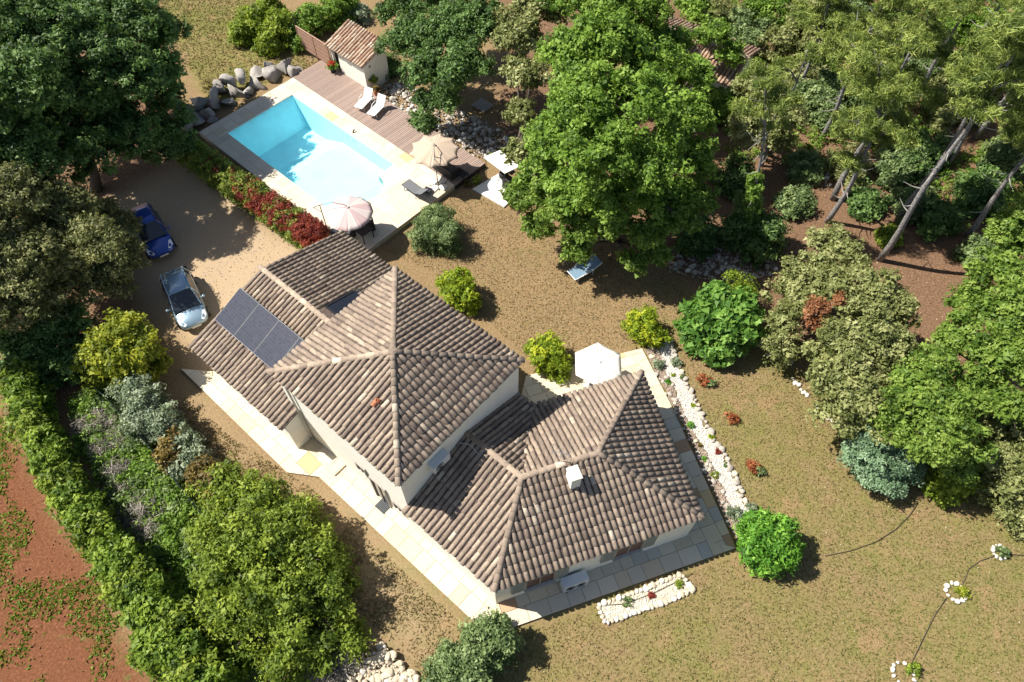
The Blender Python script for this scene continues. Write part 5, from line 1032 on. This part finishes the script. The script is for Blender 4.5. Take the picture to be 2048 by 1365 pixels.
for k, (x, y, r_, m_, lab) in enumerate(((1620, 330, .9, L_OLIV, 'small green bush above the pale rocks in the clearing'), (1730, 400, .8, L_OAKD, 'small dark shrub right of the leaning pine trunk'), (1850, 300, 1.3, L_OAKD, 'dark undergrowth shrub between the two long pine trunks'), (1800, 330, 1.2, L_OLIV, 'grey green undergrowth shrub beside the tallest pine trunk'),
        (1420, 20, 1.6, L_HOLM, 'olive green shrub above the tiled roof at the top'), (1610, 60, 1.8, L_HOLM, 'olive green shrub left of the pine crowns at the top'), (1960, 380, 1.3, L_OAKD, 'dark shrub at the foot of the rightmost pine'), (1880, 430, 1.0, L_OAKD, 'low dark shrub on the shaded woodland floor'), (1700, 30, 1.5, L_OLIV, 'grey green shrub under the pine crowns at the top'), (1440, 190, 1.3, L_OAK, 'green shrub below the tiled roof corner'), (1400, 470, 1.0, L_OAKD, 'dark shrub in the deep shade right of the big oak'),
        (710, 20, .7, L_SILV, 'grey lavender bush above the pool house roof'), (1830, 400, .9, L_OLIV, 'grey green bush below the middle pine trunk'), (770, 130, .6, L_OAKD, 'dark bush at the back corner of the pool house'), (845, 240, .6, L_OAKD, 'small dark green bush growing out of the rubble bank'), (1650, 200, 1.5, L_OLIV, 'grey green shrub between the olive oak and the pine crowns'), (1600, 150, 1.2, L_HOLM, 'olive shrub right of the bare grey pine'), (1760, 210, 1.5, L_OLIV, 'grey green shrub below the middle pine crowns'), (1900, 200, 1.5, L_HOLM, 'olive shrub between the pines on the right'), (1860, 110, 1.5, L_OLIV, 'grey green shrub under the upper right pine crowns'),
        (1980, 130, 1.6, L_HOLM, 'olive shrub in the upper right corner'), (2020, 300, 1.3, L_OLIV, 'grey green shrub at the right edge under the pines'), (1480, 350, 1.0, L_OAKD, 'dark shrub at the foot of the bare grey pine'), (1590, 400, .8, L_OLIV, 'small grey green shrub in the shaded clearing'), (1960, 500, .9, L_OLIV, 'small grey green shrub beside the rightmost pine trunk'), (1700, 330, 1.0, L_HOLM, 'olive shrub behind the leaning pine trunk'), (1480, 60, 1.3, L_OLIV, 'grey green shrub right of the tiled roof at the top'), (1550, 10, 1.5, L_OAK, 'green shrub at the top edge above the bare pine'),
        (1780, 470, .5, L_LIME, 'small fresh green shrub between the two long pine trunks'), (1750, 90, 1.4, L_OAK, 'green shrub at the top under the pine crowns'), (1940, 40, 1.5, L_OAK, 'green shrub at the top right under the pines'))):
    tree('understorey_shrub', lab, 'shrub', m_, [(x, y, r_ * .9, r_ * .8)] + [(x + r_ * 34 * math.cos(j * 1.3 + k) * (.5 + .5 * ((k * 7 + j * 3) % 5) / 4), y + r_ * 20 * math.sin(j * 1.3 + k), r_ * (.5 + .25 * ((k + j) % 3)), r_ * (.4 + .12 * ((k * 3 + j) % 4))) for j in range(5)], seed=120 + k, r0=.05, leaf=.16, clump=.36, per=32)
# pines
DEADB = simple('dead_branch_grey', (.30, .28, .25), .9)
def pine(name, label, base, h, r0, tiers, seed, lean=(0, 0), ivy=False):
    b = at(*base); r = random.Random(seed); t = thing(name, label, 'pine tree', b)
    def ax(z): k = z / h; return Vector((b.x + lean[0] * k + .15 * math.sin(z * .7 + seed), b.y + lean[1] * k + .12 * math.cos(z * .6 + seed), z))
    MB().tube([ax(z) - Vector((0, 0, .2 if z == 0 else 0)) for z in np.linspace(0, h, 12)], [r0 * .66 * (1.15 - .95 * k / 11) for k in range(12)], 10).build('trunk', BARKP, t, smooth=True)
    mb = MB(); lobes = []; dead = MB()
    for (z, dx, dy, rad) in tiers:
        c = ax(z) + Vector((dx, dy, .25)); s = ax(max(1, z - .35 * math.hypot(dx, dy) - .3)); mb.tube([s, s.lerp(c, .5) + Vector((0, 0, .12)), c], [.07, .05, .025], 6)
        for k in range(6): q = Vector((r.gauss(0, .5), r.gauss(0, .5), r.uniform(0, .25))) * rad; mb.tube([s.lerp(c, .6), c + q], [.03, .012], 5)
        for k in range(6):
            q = k * 1.05 + r.uniform(-.3, .3); w = rad * r.uniform(.35, .8); e = c + Vector((math.cos(q) * w, math.sin(q) * w, r.uniform(-.15, .25))); s_ = rad * r.uniform(.34, .54)
            lobes.append((tuple(e), s_, s_, s_ * .55)); mb.tube([c.lerp(s, .2), e], [.022, .01], 5)
    mb.build('limb', BARKP, t)
    for k in range(9):
        z = r.uniform(h * .2, h * .75); q = r.uniform(0, 6.28); L = r.uniform(.5, 1.6); s = ax(z); e = s + Vector((math.cos(q) * L, math.sin(q) * L, r.uniform(-.1, .4))); MB().tube([s, s.lerp(e, .5) + Vector((0, 0, -.08)), e], [.035, .025, .01], 5).build('dead_branch', DEADB, t)
    v, f, T = foliage(lobes, leaf=.28, aspect=.10, clump=.27, per=34, dens=1.0, seed=seed, up=.2, flat=.7, shell=.1, lowcut=-.7, rough=.4, tvar=.4, gap=.22)
    obj('crown', fast_mesh('crown', v, f, L_PINE, T), t)
    if ivy:
        v, f, T = foliage([(tuple(ax(z)), .42, .42, .5) for z in np.linspace(.4, 4.6, 9)], leaf=.13, clump=.22, per=20, seed=seed + 3, lowcut=-1, shell=.7); obj('ivy', fast_mesh('ivy', v, f, L_OAK, T), t)
    return t
pine('pine_tree', 'leaning pine with pale trunk at the clearing edge', (1655, 447), 9.5, .24, [(6.8, -1.0, .2, 1.3), (7.4, .9, -.6, 1.2), (8.3, -.3, 1.0, 1.3), (9.4, .2, 0, 1.2), (6.2, .8, .9, 1.1), (7.8, -1.6, -.3, 1.0), (5.6, -1.2, -.8, .9)], 201)
pine('pine_tree', 'tall pine with the longest grey trunk crossing the right side', (1755, 522), 15, .26, [(12.3, -1.3, .2, 1.4), (12.8, 1.1, -.6, 1.4), (13.8, .0, .9, 1.5), (14.8, .2, -.2, 1.3), (11.2, 1.5, .3, 1.2), (11.5, -.9, -1.0, 1.2)], 202)
pine('pine_tree', 'pine with dark trunk at the right edge', (1930, 472), 11, .24, [(8.3, -1.0, .6, 1.4), (9.2, .6, -.6, 1.4), (10.4, 0, .3, 1.4), (7.4, -1.6, -.2, 1.1)], 203)
pine('pine_tree', 'thin pine with ivy wrapped trunk right of the big oak', (1502, 492), 10.5, .17, [(8.6, -.7, .3, .9), (9.4, .6, -.3, .9), (10.2, 0, .4, .9), (7.6, .5, .6, .7)], 204, (-1.9, 1.5), True)
pine('pine_tree', 'pine behind the leaning one with a thick dark trunk', (1668, 398), 13, .26, [(9.3, -1.3, .4, 1.5), (10.4, 1.0, .6, 1.5), (11.4, -.6, -.8, 1.4), (12.6, .2, .2, 1.5), (8.4, .9, -.9, 1.2), (10.0, -2.0, -.5, 1.2), (7.6, -1.4, .9, 1.1)], 205)
pine('pine_tree', 'second long pine trunk just above the tallest one', (1800, 440), 14.5, .25, [(10.5, 1.1, .4, 1.3), (11.6, -1.0, -.3, 1.4), (12.8, .5, .8, 1.4), (14.2, 0, 0, 1.4), (10.0, -1.2, .9, 1.2)], 206)
pine('pine_tree', 'pine crown at the top right corner', (1950, 280), 11, .24, [(8.0, -1.3, .2, 1.5), (9.0, .9, -.6, 1.5), (10.6, 0, .5, 1.5), (7.2, 1.1, .8, 1.2), (6.6, -.6, -1.2, 1.1)], 207)
pine('pine_tree', 'pine behind the clearing with crown at the top edge', (1640, 280), 10.5, .22, [(7.4, -.9, .3, 1.4), (8.6, .8, -.5, 1.4), (10.0, 0, .3, 1.4), (6.6, .7, .8, 1.1), (6.8, -1.5, -.5, 1.0)], 208)
pine('pine_tree', 'pine with pale crown at the right edge above the oaks', (1985, 560), 11, .22, [(9.0, -1.1, .4, 1.2), (9.8, .6, -.2, 1.3), (10.8, 0, .4, 1.2)], 209)
pine('pine_tree', 'farthest pine at the top between the crowns', (1830, 200), 9.5, .22, [(6.8, -.8, .4, 1.4), (7.8, .8, -.4, 1.4), (9.2, 0, .2, 1.4)], 210)
for k, (x, y, h, lab) in enumerate(((1590, 190, 9, 'pine with light crown right of the bare grey pine'), (1720, 230, 9.5, 'pine standing behind the thick dark trunk'), (1890, 330, 10, 'pine with broad crown between the long trunks and the right edge'), (2010, 200, 9, 'pine at the upper right edge'), (1770, 120, 8, 'short pine at the top among the crowns'), (1930, 120, 8.5, 'short pine in the upper right among the crowns'), (1650, 110, 8, 'short pine at the top right of the neighbour roof'), (2080, 380, 10, 'pine leaning in from the right edge'))):
    pine('pine_tree', lab, (x, y), h, .2, [(h * .62, -1.1, .3, 1.4), (h * .7, 1.0, -.5, 1.4), (h * .8, -.4, .9, 1.4), (h * .9, .5, -.2, 1.3), (h * .98, 0, 0, 1.2), (h * .55, .9, .8, 1.2)], 220 + k)
pine('dead_pine_tree', 'bare grey pine with few needles behind the big oak', (1525, 330), 8.5, .16, [(7.8, .5, .2, .7), (7.0, -1.0, .3, .6)], 211)
# photinia hedge along the pool terrace
hd = thing('photinia_hedge', 'clipped hedge turning from green to deep red along the pool terrace', 'hedge', at(500, 400, 0)); gl, rl_ = [], []; rr_ = random.Random(5)
for k in range(26):
    f_ = k / 25; x = 352 + (622 - 352) * f_; y = 292 + (478 - 292) * f_
    for s in (-1, 1):
        c_ = at(x, y, 1.15) + Vector((HV[0] * (.28 - .34 * s), HV[1] * (.28 - .34 * s), rr_.uniform(-.06, .08))); lob = (tuple(c_), .55, .55, .66); g_ = at(x, y, 1.15) + Vector((HV[0] * (.28 - .36 * s), HV[1] * (.28 - .36 * s), -.65)); gl.append((tuple(g_), .5, .5, .5))
        (rl_ if rr_.random() < (f_ - .25) * 1.5 else gl).append(lob)
        if .2 < f_ and rr_.random() < .45: rl_.append((tuple(c_ + Vector((0, 0, .12))), .34, .34, .45))
for nm, lb, m_, sd in (('green_foliage', gl, L_PHG, 1), ('red_foliage', rl_, L_RED, 2)):
    v, f, T = foliage(lb, leaf=.12, aspect=.42, clump=.22, per=22, dens=1.0, seed=sd + 700, rough=.15); obj(nm, fast_mesh(nm, v, f, m_, T), hd)
mb = MB()
for k in range(20): p = at(352 + 270 * k / 19, 296 + 186 * k / 19, 0); mb.tube([(p.x, p.y, -.05), (p.x + .05, p.y, .7)], .03, 5)
mb.build('stem', BARK, hd)
# small plants
def plant(nm, label, x, y, r_, m_, seed, z=.0, leaf=.09, cat='plant', group=None):
    c = at(x, y, z); t = thing(nm, label, cat, c, 0, group); v, f, T = foliage([((c.x, c.y, c.z + r_ * .7), r_, r_, r_ * .8)], leaf=leaf, aspect=.4, clump=r_ * .45, per=22, seed=seed, dens=.8); obj('foliage', fast_mesh('foliage', v, f, m_, T), t)
    MB().tube([c, c + Vector((0, 0, r_ * .7))], .015, 5).build('stem', BARK, t); return t
for k, (x, y, r_, m_, lab) in enumerate(((1406, 765, .34, L_ORNG, 'orange red leaved shrub nearest the lemon shrub on the lawn edge'), (1462, 840, .30, L_ORNG, 'orange red leaved shrub in the middle of the lawn edge'), (1503, 937, .34, L_ORNG, 'orange red leaved shrub lowest on the lawn edge'), (1420, 768, .25, L_OLIV, 'small green shrub touching the upper orange red shrub'), (1515, 942, .25, L_OLIV, 'small green shrub touching the lowest orange red shrub'),
        (1316, 733, .28, L_SILV, 'grey lavender tuft at the top of the planting bed'), (1350, 727, .26, L_SILV, 'grey tuft on top of the white gravel'), (1335, 766, .15, L_CIT, 'bright green tuft in the upper planting bed'), (1381, 853, .17, L_CIT, 'bright green cushion plant in the middle of the planting bed'), (1362, 755, .12, L_OLIV, 'small dark tuft in the upper white gravel'), (1386, 813, .11, L_LEM, 'tiny yellow green tuft in the white gravel'), (1422, 875, .13, L_LEM, 'yellow green tuft in the middle of the white gravel'), (1436, 906, .13, L_RED, 'crimson flowering plant in the white gravel'), (1408, 920, .12, L_CIT, 'small green tuft low in the planting bed'),
        (1429, 952, .16, L_LIME, 'light green tuft low in the planting bed'), (1451, 931, .12, L_OLIV, 'olive tuft low in the white gravel'), (1467, 1033, .32, L_SILV, 'grey green lavender at the lower end of the planting bed'), (1502, 1022, .28, L_SILV, 'grey tuft beside the round citrus tree'), (1358, 1170, .16, L_LIME, 'green weed at the right of the cream gravel bed'), (1302, 1192, .13, L_RED, 'pink flower in the cream gravel bed'), (1255, 1207, .2, L_OLIV, 'straggly green plant in the cream gravel bed'), (2001, 1106, .24, L_OLIV, 'dark green plant in the rightmost stone ring'), (1922, 1184, .24, L_YELL, 'yellowish plant in the middle stone ring'), (1822, 1340, .26, L_LIME, 'light green plant in the bottom stone ring'), (1345, 752, .1, L_LEM, 'tiny yellow plant in the upper planting bed'), (1400, 892, .1, L_RUSS, 'tiny russet plant in the planting bed'),
        (420, 178, .5, L_RUSS, 'thin reddish shrub above the boulders'), (955, 365, .3, L_LIME, 'low green plant beside the barbecue pad'), (935, 372, .25, L_RUSS, 'brownish plant at the end of the deck'), (985, 318, .25, L_LIME, 'green weed behind the barbecue shelter'))):
    plant('garden_plant', lab, x, y, r_, m_, 800 + k, leaf=.10 if r_ > .2 else .07)
def pot(label, x, y, z, r_, h, pm, fm, fr, sd):
    c = at(x, y, z); t = thing('plant_pot', label, 'plant pot', c); MB().lathe([(0, 0), (r_ * .7, 0), (r_, h), (r_ * 1.08, h), (r_ * 1.08, h - .04), (r_ * .85, h - .06), (0, h - .06)], c, 14).build('pot', pm, t)
    v, f, T = foliage([((c.x, c.y, c.z + h + fr * .5), fr, fr, fr * .8)], leaf=.11, aspect=.4, clump=fr * .45, per=22, seed=sd); obj('foliage', fast_mesh('foliage', v, f, fm[0], T), t)
    if len(fm) > 1: v, f, T = foliage([((c.x, c.y, c.z + h + fr * .75), fr * .9, fr * .9, fr * .7)], leaf=.08, aspect=.7, clump=fr * .3, per=8, seed=sd + 1); obj('flowers', fast_mesh('flowers', v, f, fm[1], T), t)
L_FLOW = leaf_mat('red_petals', (0.250, 0.008, 0.010), (0.500, 0.015, 0.020), (0.600, 0.060, 0.050), .3)
pot('dark pot of red flowers beside the pool house door', 667, 144, TZ, .24, .36, CHAR, (L_CIT, L_FLOW), .34, 880); pot('pale pot with green plant at the pool house corner', 748, 170, TZ, .22, .32, simple('pot_stone', (.5, .44, .36), .9), (L_LIME,), .30, 882)
pot('orange terracotta pot behind the white loungers', 754, 190, TZ, .24, .42, TERRA, (L_RUSS,), .2, 884); pot('dark pot with green plant at the corner of the barbecue pad', 1022, 408, .1, .28, .36, CHAR, (L_LIME,), .42, 886)
# ------------------------------------------------------------------ the neighbour's roofs among the trees
nb = thing('neighbour_house', 'tiled house half hidden by trees at the top', 'house', at(1385, 100, 0)); NA = math.radians(-35)
nc = at(1390, 95, 2.4); nu = Vector((math.cos(NA), math.sin(NA), 0)); nv = Vector((-nu.y, nu.x, 0))
def npnt(u, v, z): p = Vector((nc.x, nc.y, 0)) + nu * u + nv * v; return Vector((p.x, p.y, z))
MB().prism([npnt(-3.6, -2.2, 0)[:2], npnt(3.6, -2.2, 0)[:2], npnt(3.6, 2.2, 0)[:2], npnt(-3.6, 2.2, 0)[:2]], 0, 2.25).build('wall', WALL, nb)
mb = MB(); items = []
for s in (-1, 1):
    pl = [npnt(-3.9, s * 2.5, 2.3), npnt(3.9, s * 2.5, 2.3), npnt(3.9, 0, 3.05), npnt(-3.9, 0, 3.05)]; d_ = slab3(pl, .08); mb.add(d_.v, d_.f); items += [(M, max(0, min(11, tt + random.choice((-2, 0, 3))))) for M, tt in roof_tiles(pl, pl[0], pl[1], seed=95 + s)]
nr = mb.build('roof', simple('roof_channel_old', (.16, .10, .07), .95), nb); tag(obj('roof_tiles', join_tiles(items, TV, TF, TILEN, 'roof_tiles'), nr), kind='stuff')
for k, (M, tt) in enumerate(ridge_line(npnt(-3.9, 0, 3.05), npnt(3.9, 0, 3.05), seed=97)): obj('ridge_tile', RVAR[tt], nr, True, M)
# crate of slats seen in the shade of the woods
p = at(965, 212, .1); t = thing('wooden_pallet', 'grey wooden pallet in the shade behind the rubble bank', 'pallet', (p.x, p.y, .05), PA_)
for k in range(7): MB().box((0, -.45 + k * .15, .12), (1.2, .1, .025)).build('pallet_board', FRAME, t, False)
for k in (-.5, 0, .5): MB().box((k, 0, .05), (.09, 1.0, .09)).build('pallet_runner', FRAME, t, False)
# wire fence in the left border
fp = [at(x, y, 0) for x, y in ((178, 770), (228, 812), (318, 915), (372, 985), (470, 1110))]; t = thing('wire_fence', 'dark green wire fence running through the left shrubs', 'fence', fp[0])
GRN = simple('fence_green', (.02, .035, .028), .6)
for k in range(len(fp) - 1):
    a_, b_ = fp[k], fp[k + 1]; n = max(1, round((b_ - a_).length / 2.0))
    for j in range(n): q = a_.lerp(b_, j / n); MB().tube([q - Vector((0, 0, .1)), q + Vector((0, 0, 1.15))], .03, 6).build('post', GRN, t)
    mb = MB()
    for z in np.arange(.06, 1.12, .08): mb.tube([a_ + Vector((0, 0, z)), b_ + Vector((0, 0, z))], .012, 4, False)
    L = (b_ - a_).length
    for j in range(int(L / .12)): q = a_.lerp(b_, j * .12 / L); mb.tube([q, q + Vector((0, 0, 1.1))], .008, 4, False)
    mb.build('wire_panel', GRN, t)
# ------------------------------------------------------------------ undergrowth, dry brush, grass and litter
def ground_cover(nm, label, pxp, n, rad, m_, seed, h=(.2, .5), **kw):
    r = np.random.default_rng(seed); q = scatter_poly(pxpoly(pxp), n, r); lb = [((x, y, zz * .6), rr, rr, zz) for (x, y), rr, zz in zip(q, r.uniform(*rad, n), r.uniform(*h, n))]
    v, f, T = foliage(lb, seed=seed, **kw); return tag(obj(nm, fast_mesh(nm, v, f, m_, T)), label, nm.replace('_', ' '), kind='stuff')
BAND = [(150, 805), (215, 775), (265, 860), (335, 930), (395, 1020), (385, 1120), (430, 1240), (540, 1365), (490, 1365), (345, 1140), (255, 1020), (190, 930)]
ground_cover('undergrowth', 'tangled green undergrowth between the hedge row and the fence', BAND, 190, (.3, .6), L_OAK, 901, leaf=.12, clump=.26, per=16, dens=.7)
ground_cover('weedy_undergrowth', 'grey green weeds between the hedge row and the fence', BAND, 120, (.25, .5), L_OLIV, 902, leaf=.11, clump=.24, per=16, dens=.7)
for k, pg in enumerate(([(165, 840), (215, 820), (245, 880), (205, 920), (175, 890)], [(255, 1010), (330, 1000), (350, 1060), (290, 1080)], [(620, 1300), (700, 1290), (720, 1350), (630, 1365)], [(210, 940), (260, 930), (280, 980), (230, 990)])):
    ground_cover('dry_brush', ('heap of dry grey twigs beside the upper hedge row', 'heap of dry grey twigs right of the middle hedge row', 'dry grey twigs under the large yellow green tree', 'dry twigs among the weeds by the fence')[k], pg, 26, (.3, .5), L_BRUSH, 910 + k, leaf=.34, aspect=.06, clump=.3, per=22)
def blades(nm, label, cat, pts, size, m_, tint, flat, seed):
    r = np.random.default_rng(seed); n = len(pts); z = hgt(pts[:, 0], pts[:, 1]); p = np.c_[pts, z + (size * .35 if not flat else .015)]
    nn = rdir(n, r) if flat else unit(np.c_[r.normal(size=(n, 2)), .35 + .3 * r.random(n)]); nn[:, 2] = np.abs(nn[:, 2]) + (1.2 if flat else 0); nn = unit(nn)
    v, f = leaf_faces(p, nn, size, size * .42, r, .1); return tag(obj(nm, fast_mesh(nm, v, f, m_, np.clip(tint, 0, 1))), label, cat, kind='stuff')
r = np.random.default_rng(77); LAWN = [tuple(at(x, y))[:2] for x, y in ((760, 500), (905, 380), (1040, 420), (1340, 560), (1640, 780), (2100, 980), (2150, 1500), (900, 1500), (1040, 1270), (1480, 1110), (1290, 690), (1060, 720), (860, 540))]
q = scatter_poly(LAWN, 60000, r); g_ = fbm(q[:, 0], q[:, 1], 1.6, 61, 4) + .025 * (q[:, 0] - 3) - .028 * (q[:, 1] - 12)
keep = ~inpoly(q[:, 0], q[:, 1], [pc[k] for k in ('c4', 'c5', 'c6', 'c7', 'c8')]); q = q[keep]; g_ = g_[keep]
blades('lawn_grass', 'short dry lawn grass with green patches', 'grass', q, .03 + .045 * r.random(len(q)), L_STRAW, .66 - 1.1 * (g_ - .45) + .22 * r.normal(size=len(q)), False, 78)
q = scatter_poly([tuple(at(x, y))[:2] for x, y in ((330, 760), (470, 880), (620, 975), (960, 1280), (900, 1400), (640, 1150), (480, 990), (300, 880))], 16000, r); q = q[fbm(q[:, 0], q[:, 1], 1.2, 66, 3) + .12 * r.normal(size=len(q)) > .46]; blades('verge_grass', 'sparse dry grass along the left paving', 'grass', q, .03 + .05 * r.random(len(q)), L_STRAW, .55 + .3 * r.normal(size=len(q)), False, 79)
q = scatter_poly([tuple(at(x, y))[:2] for x, y in ((270, -30), (480, -30), (640, 130), (440, 200), (360, 120))], 9000, r); blades('upper_grass', 'grass patch at the top between the dark oaks and the bush', 'grass', q, .05 + .06 * r.random(len(q)), L_STRAW, .3 + .25 * r.normal(size=len(q)), False, 80)
q = scatter_poly(FOREST, 52000, r); q = q[(np.abs(q[:, 0]) < 48) & (q[:, 1] < 62)]; blades('leaf_litter', 'fallen leaves on the woodland floor', 'leaf litter', q, .04 + .05 * r.random(len(q)), L_LITT, .5 + .28 * r.normal(size=len(q)), True, 81)
q = scatter_poly(RED, 9000, r); q = q[(q[:, 0] > -34) & (q[:, 1] > -3)]; tag(obj('soil_clods', stones_mesh(q[:700], r.uniform(.02, .06, 700), .02, rock_mat('red_clod', (.26, .105, .06), (.18, .065, .035)), 'soil_clods', r)), 'small clods and stones on the red soil field', 'soil clods', kind='stuff')
q = scatter_poly(LAWN, 700, r); tag(obj('lawn_pebbles', stones_mesh(q, r.uniform(.012, .035, 700), .02, CREAMST, 'lawn_pebbles', r)), 'tiny pale pebbles in the dry lawn', 'pebbles', kind='stuff')
q = scatter_poly(DRIVE, 2200, r); tag(obj('driveway_gravel', stones_mesh(q, r.uniform(.012, .04, 2200), .02, RUBB, 'driveway_gravel', r)), 'loose gravel on the driveway', 'gravel', kind='stuff')
ground_cover('woodland_undergrowth', 'low green undergrowth on the woodland floor', [(1380, -20), (2048, -20), (2080, 420), (1900, 480), (1790, 400), (1700, 290), (1560, 330), (1460, 330)], 520, (.25, .65), L_OAK, 930, h=(.12, .5), leaf=.12, clump=.26, per=12, dens=.6)
q = scatter_poly(RED, 90000, r); q = q[(q[:, 0] > -34) & (q[:, 1] > -3)]; q = q[fbm(q[:, 0], q[:, 1], 2.6, 88, 4) + .03 * r.normal(size=len(q)) > .585]
blades('field_weeds', 'low green weeds spreading over the red soil field', 'weeds', q, .05 + .07 * r.random(len(q)), L_OAK, .62 + .25 * r.normal(size=len(q)), False, 90)
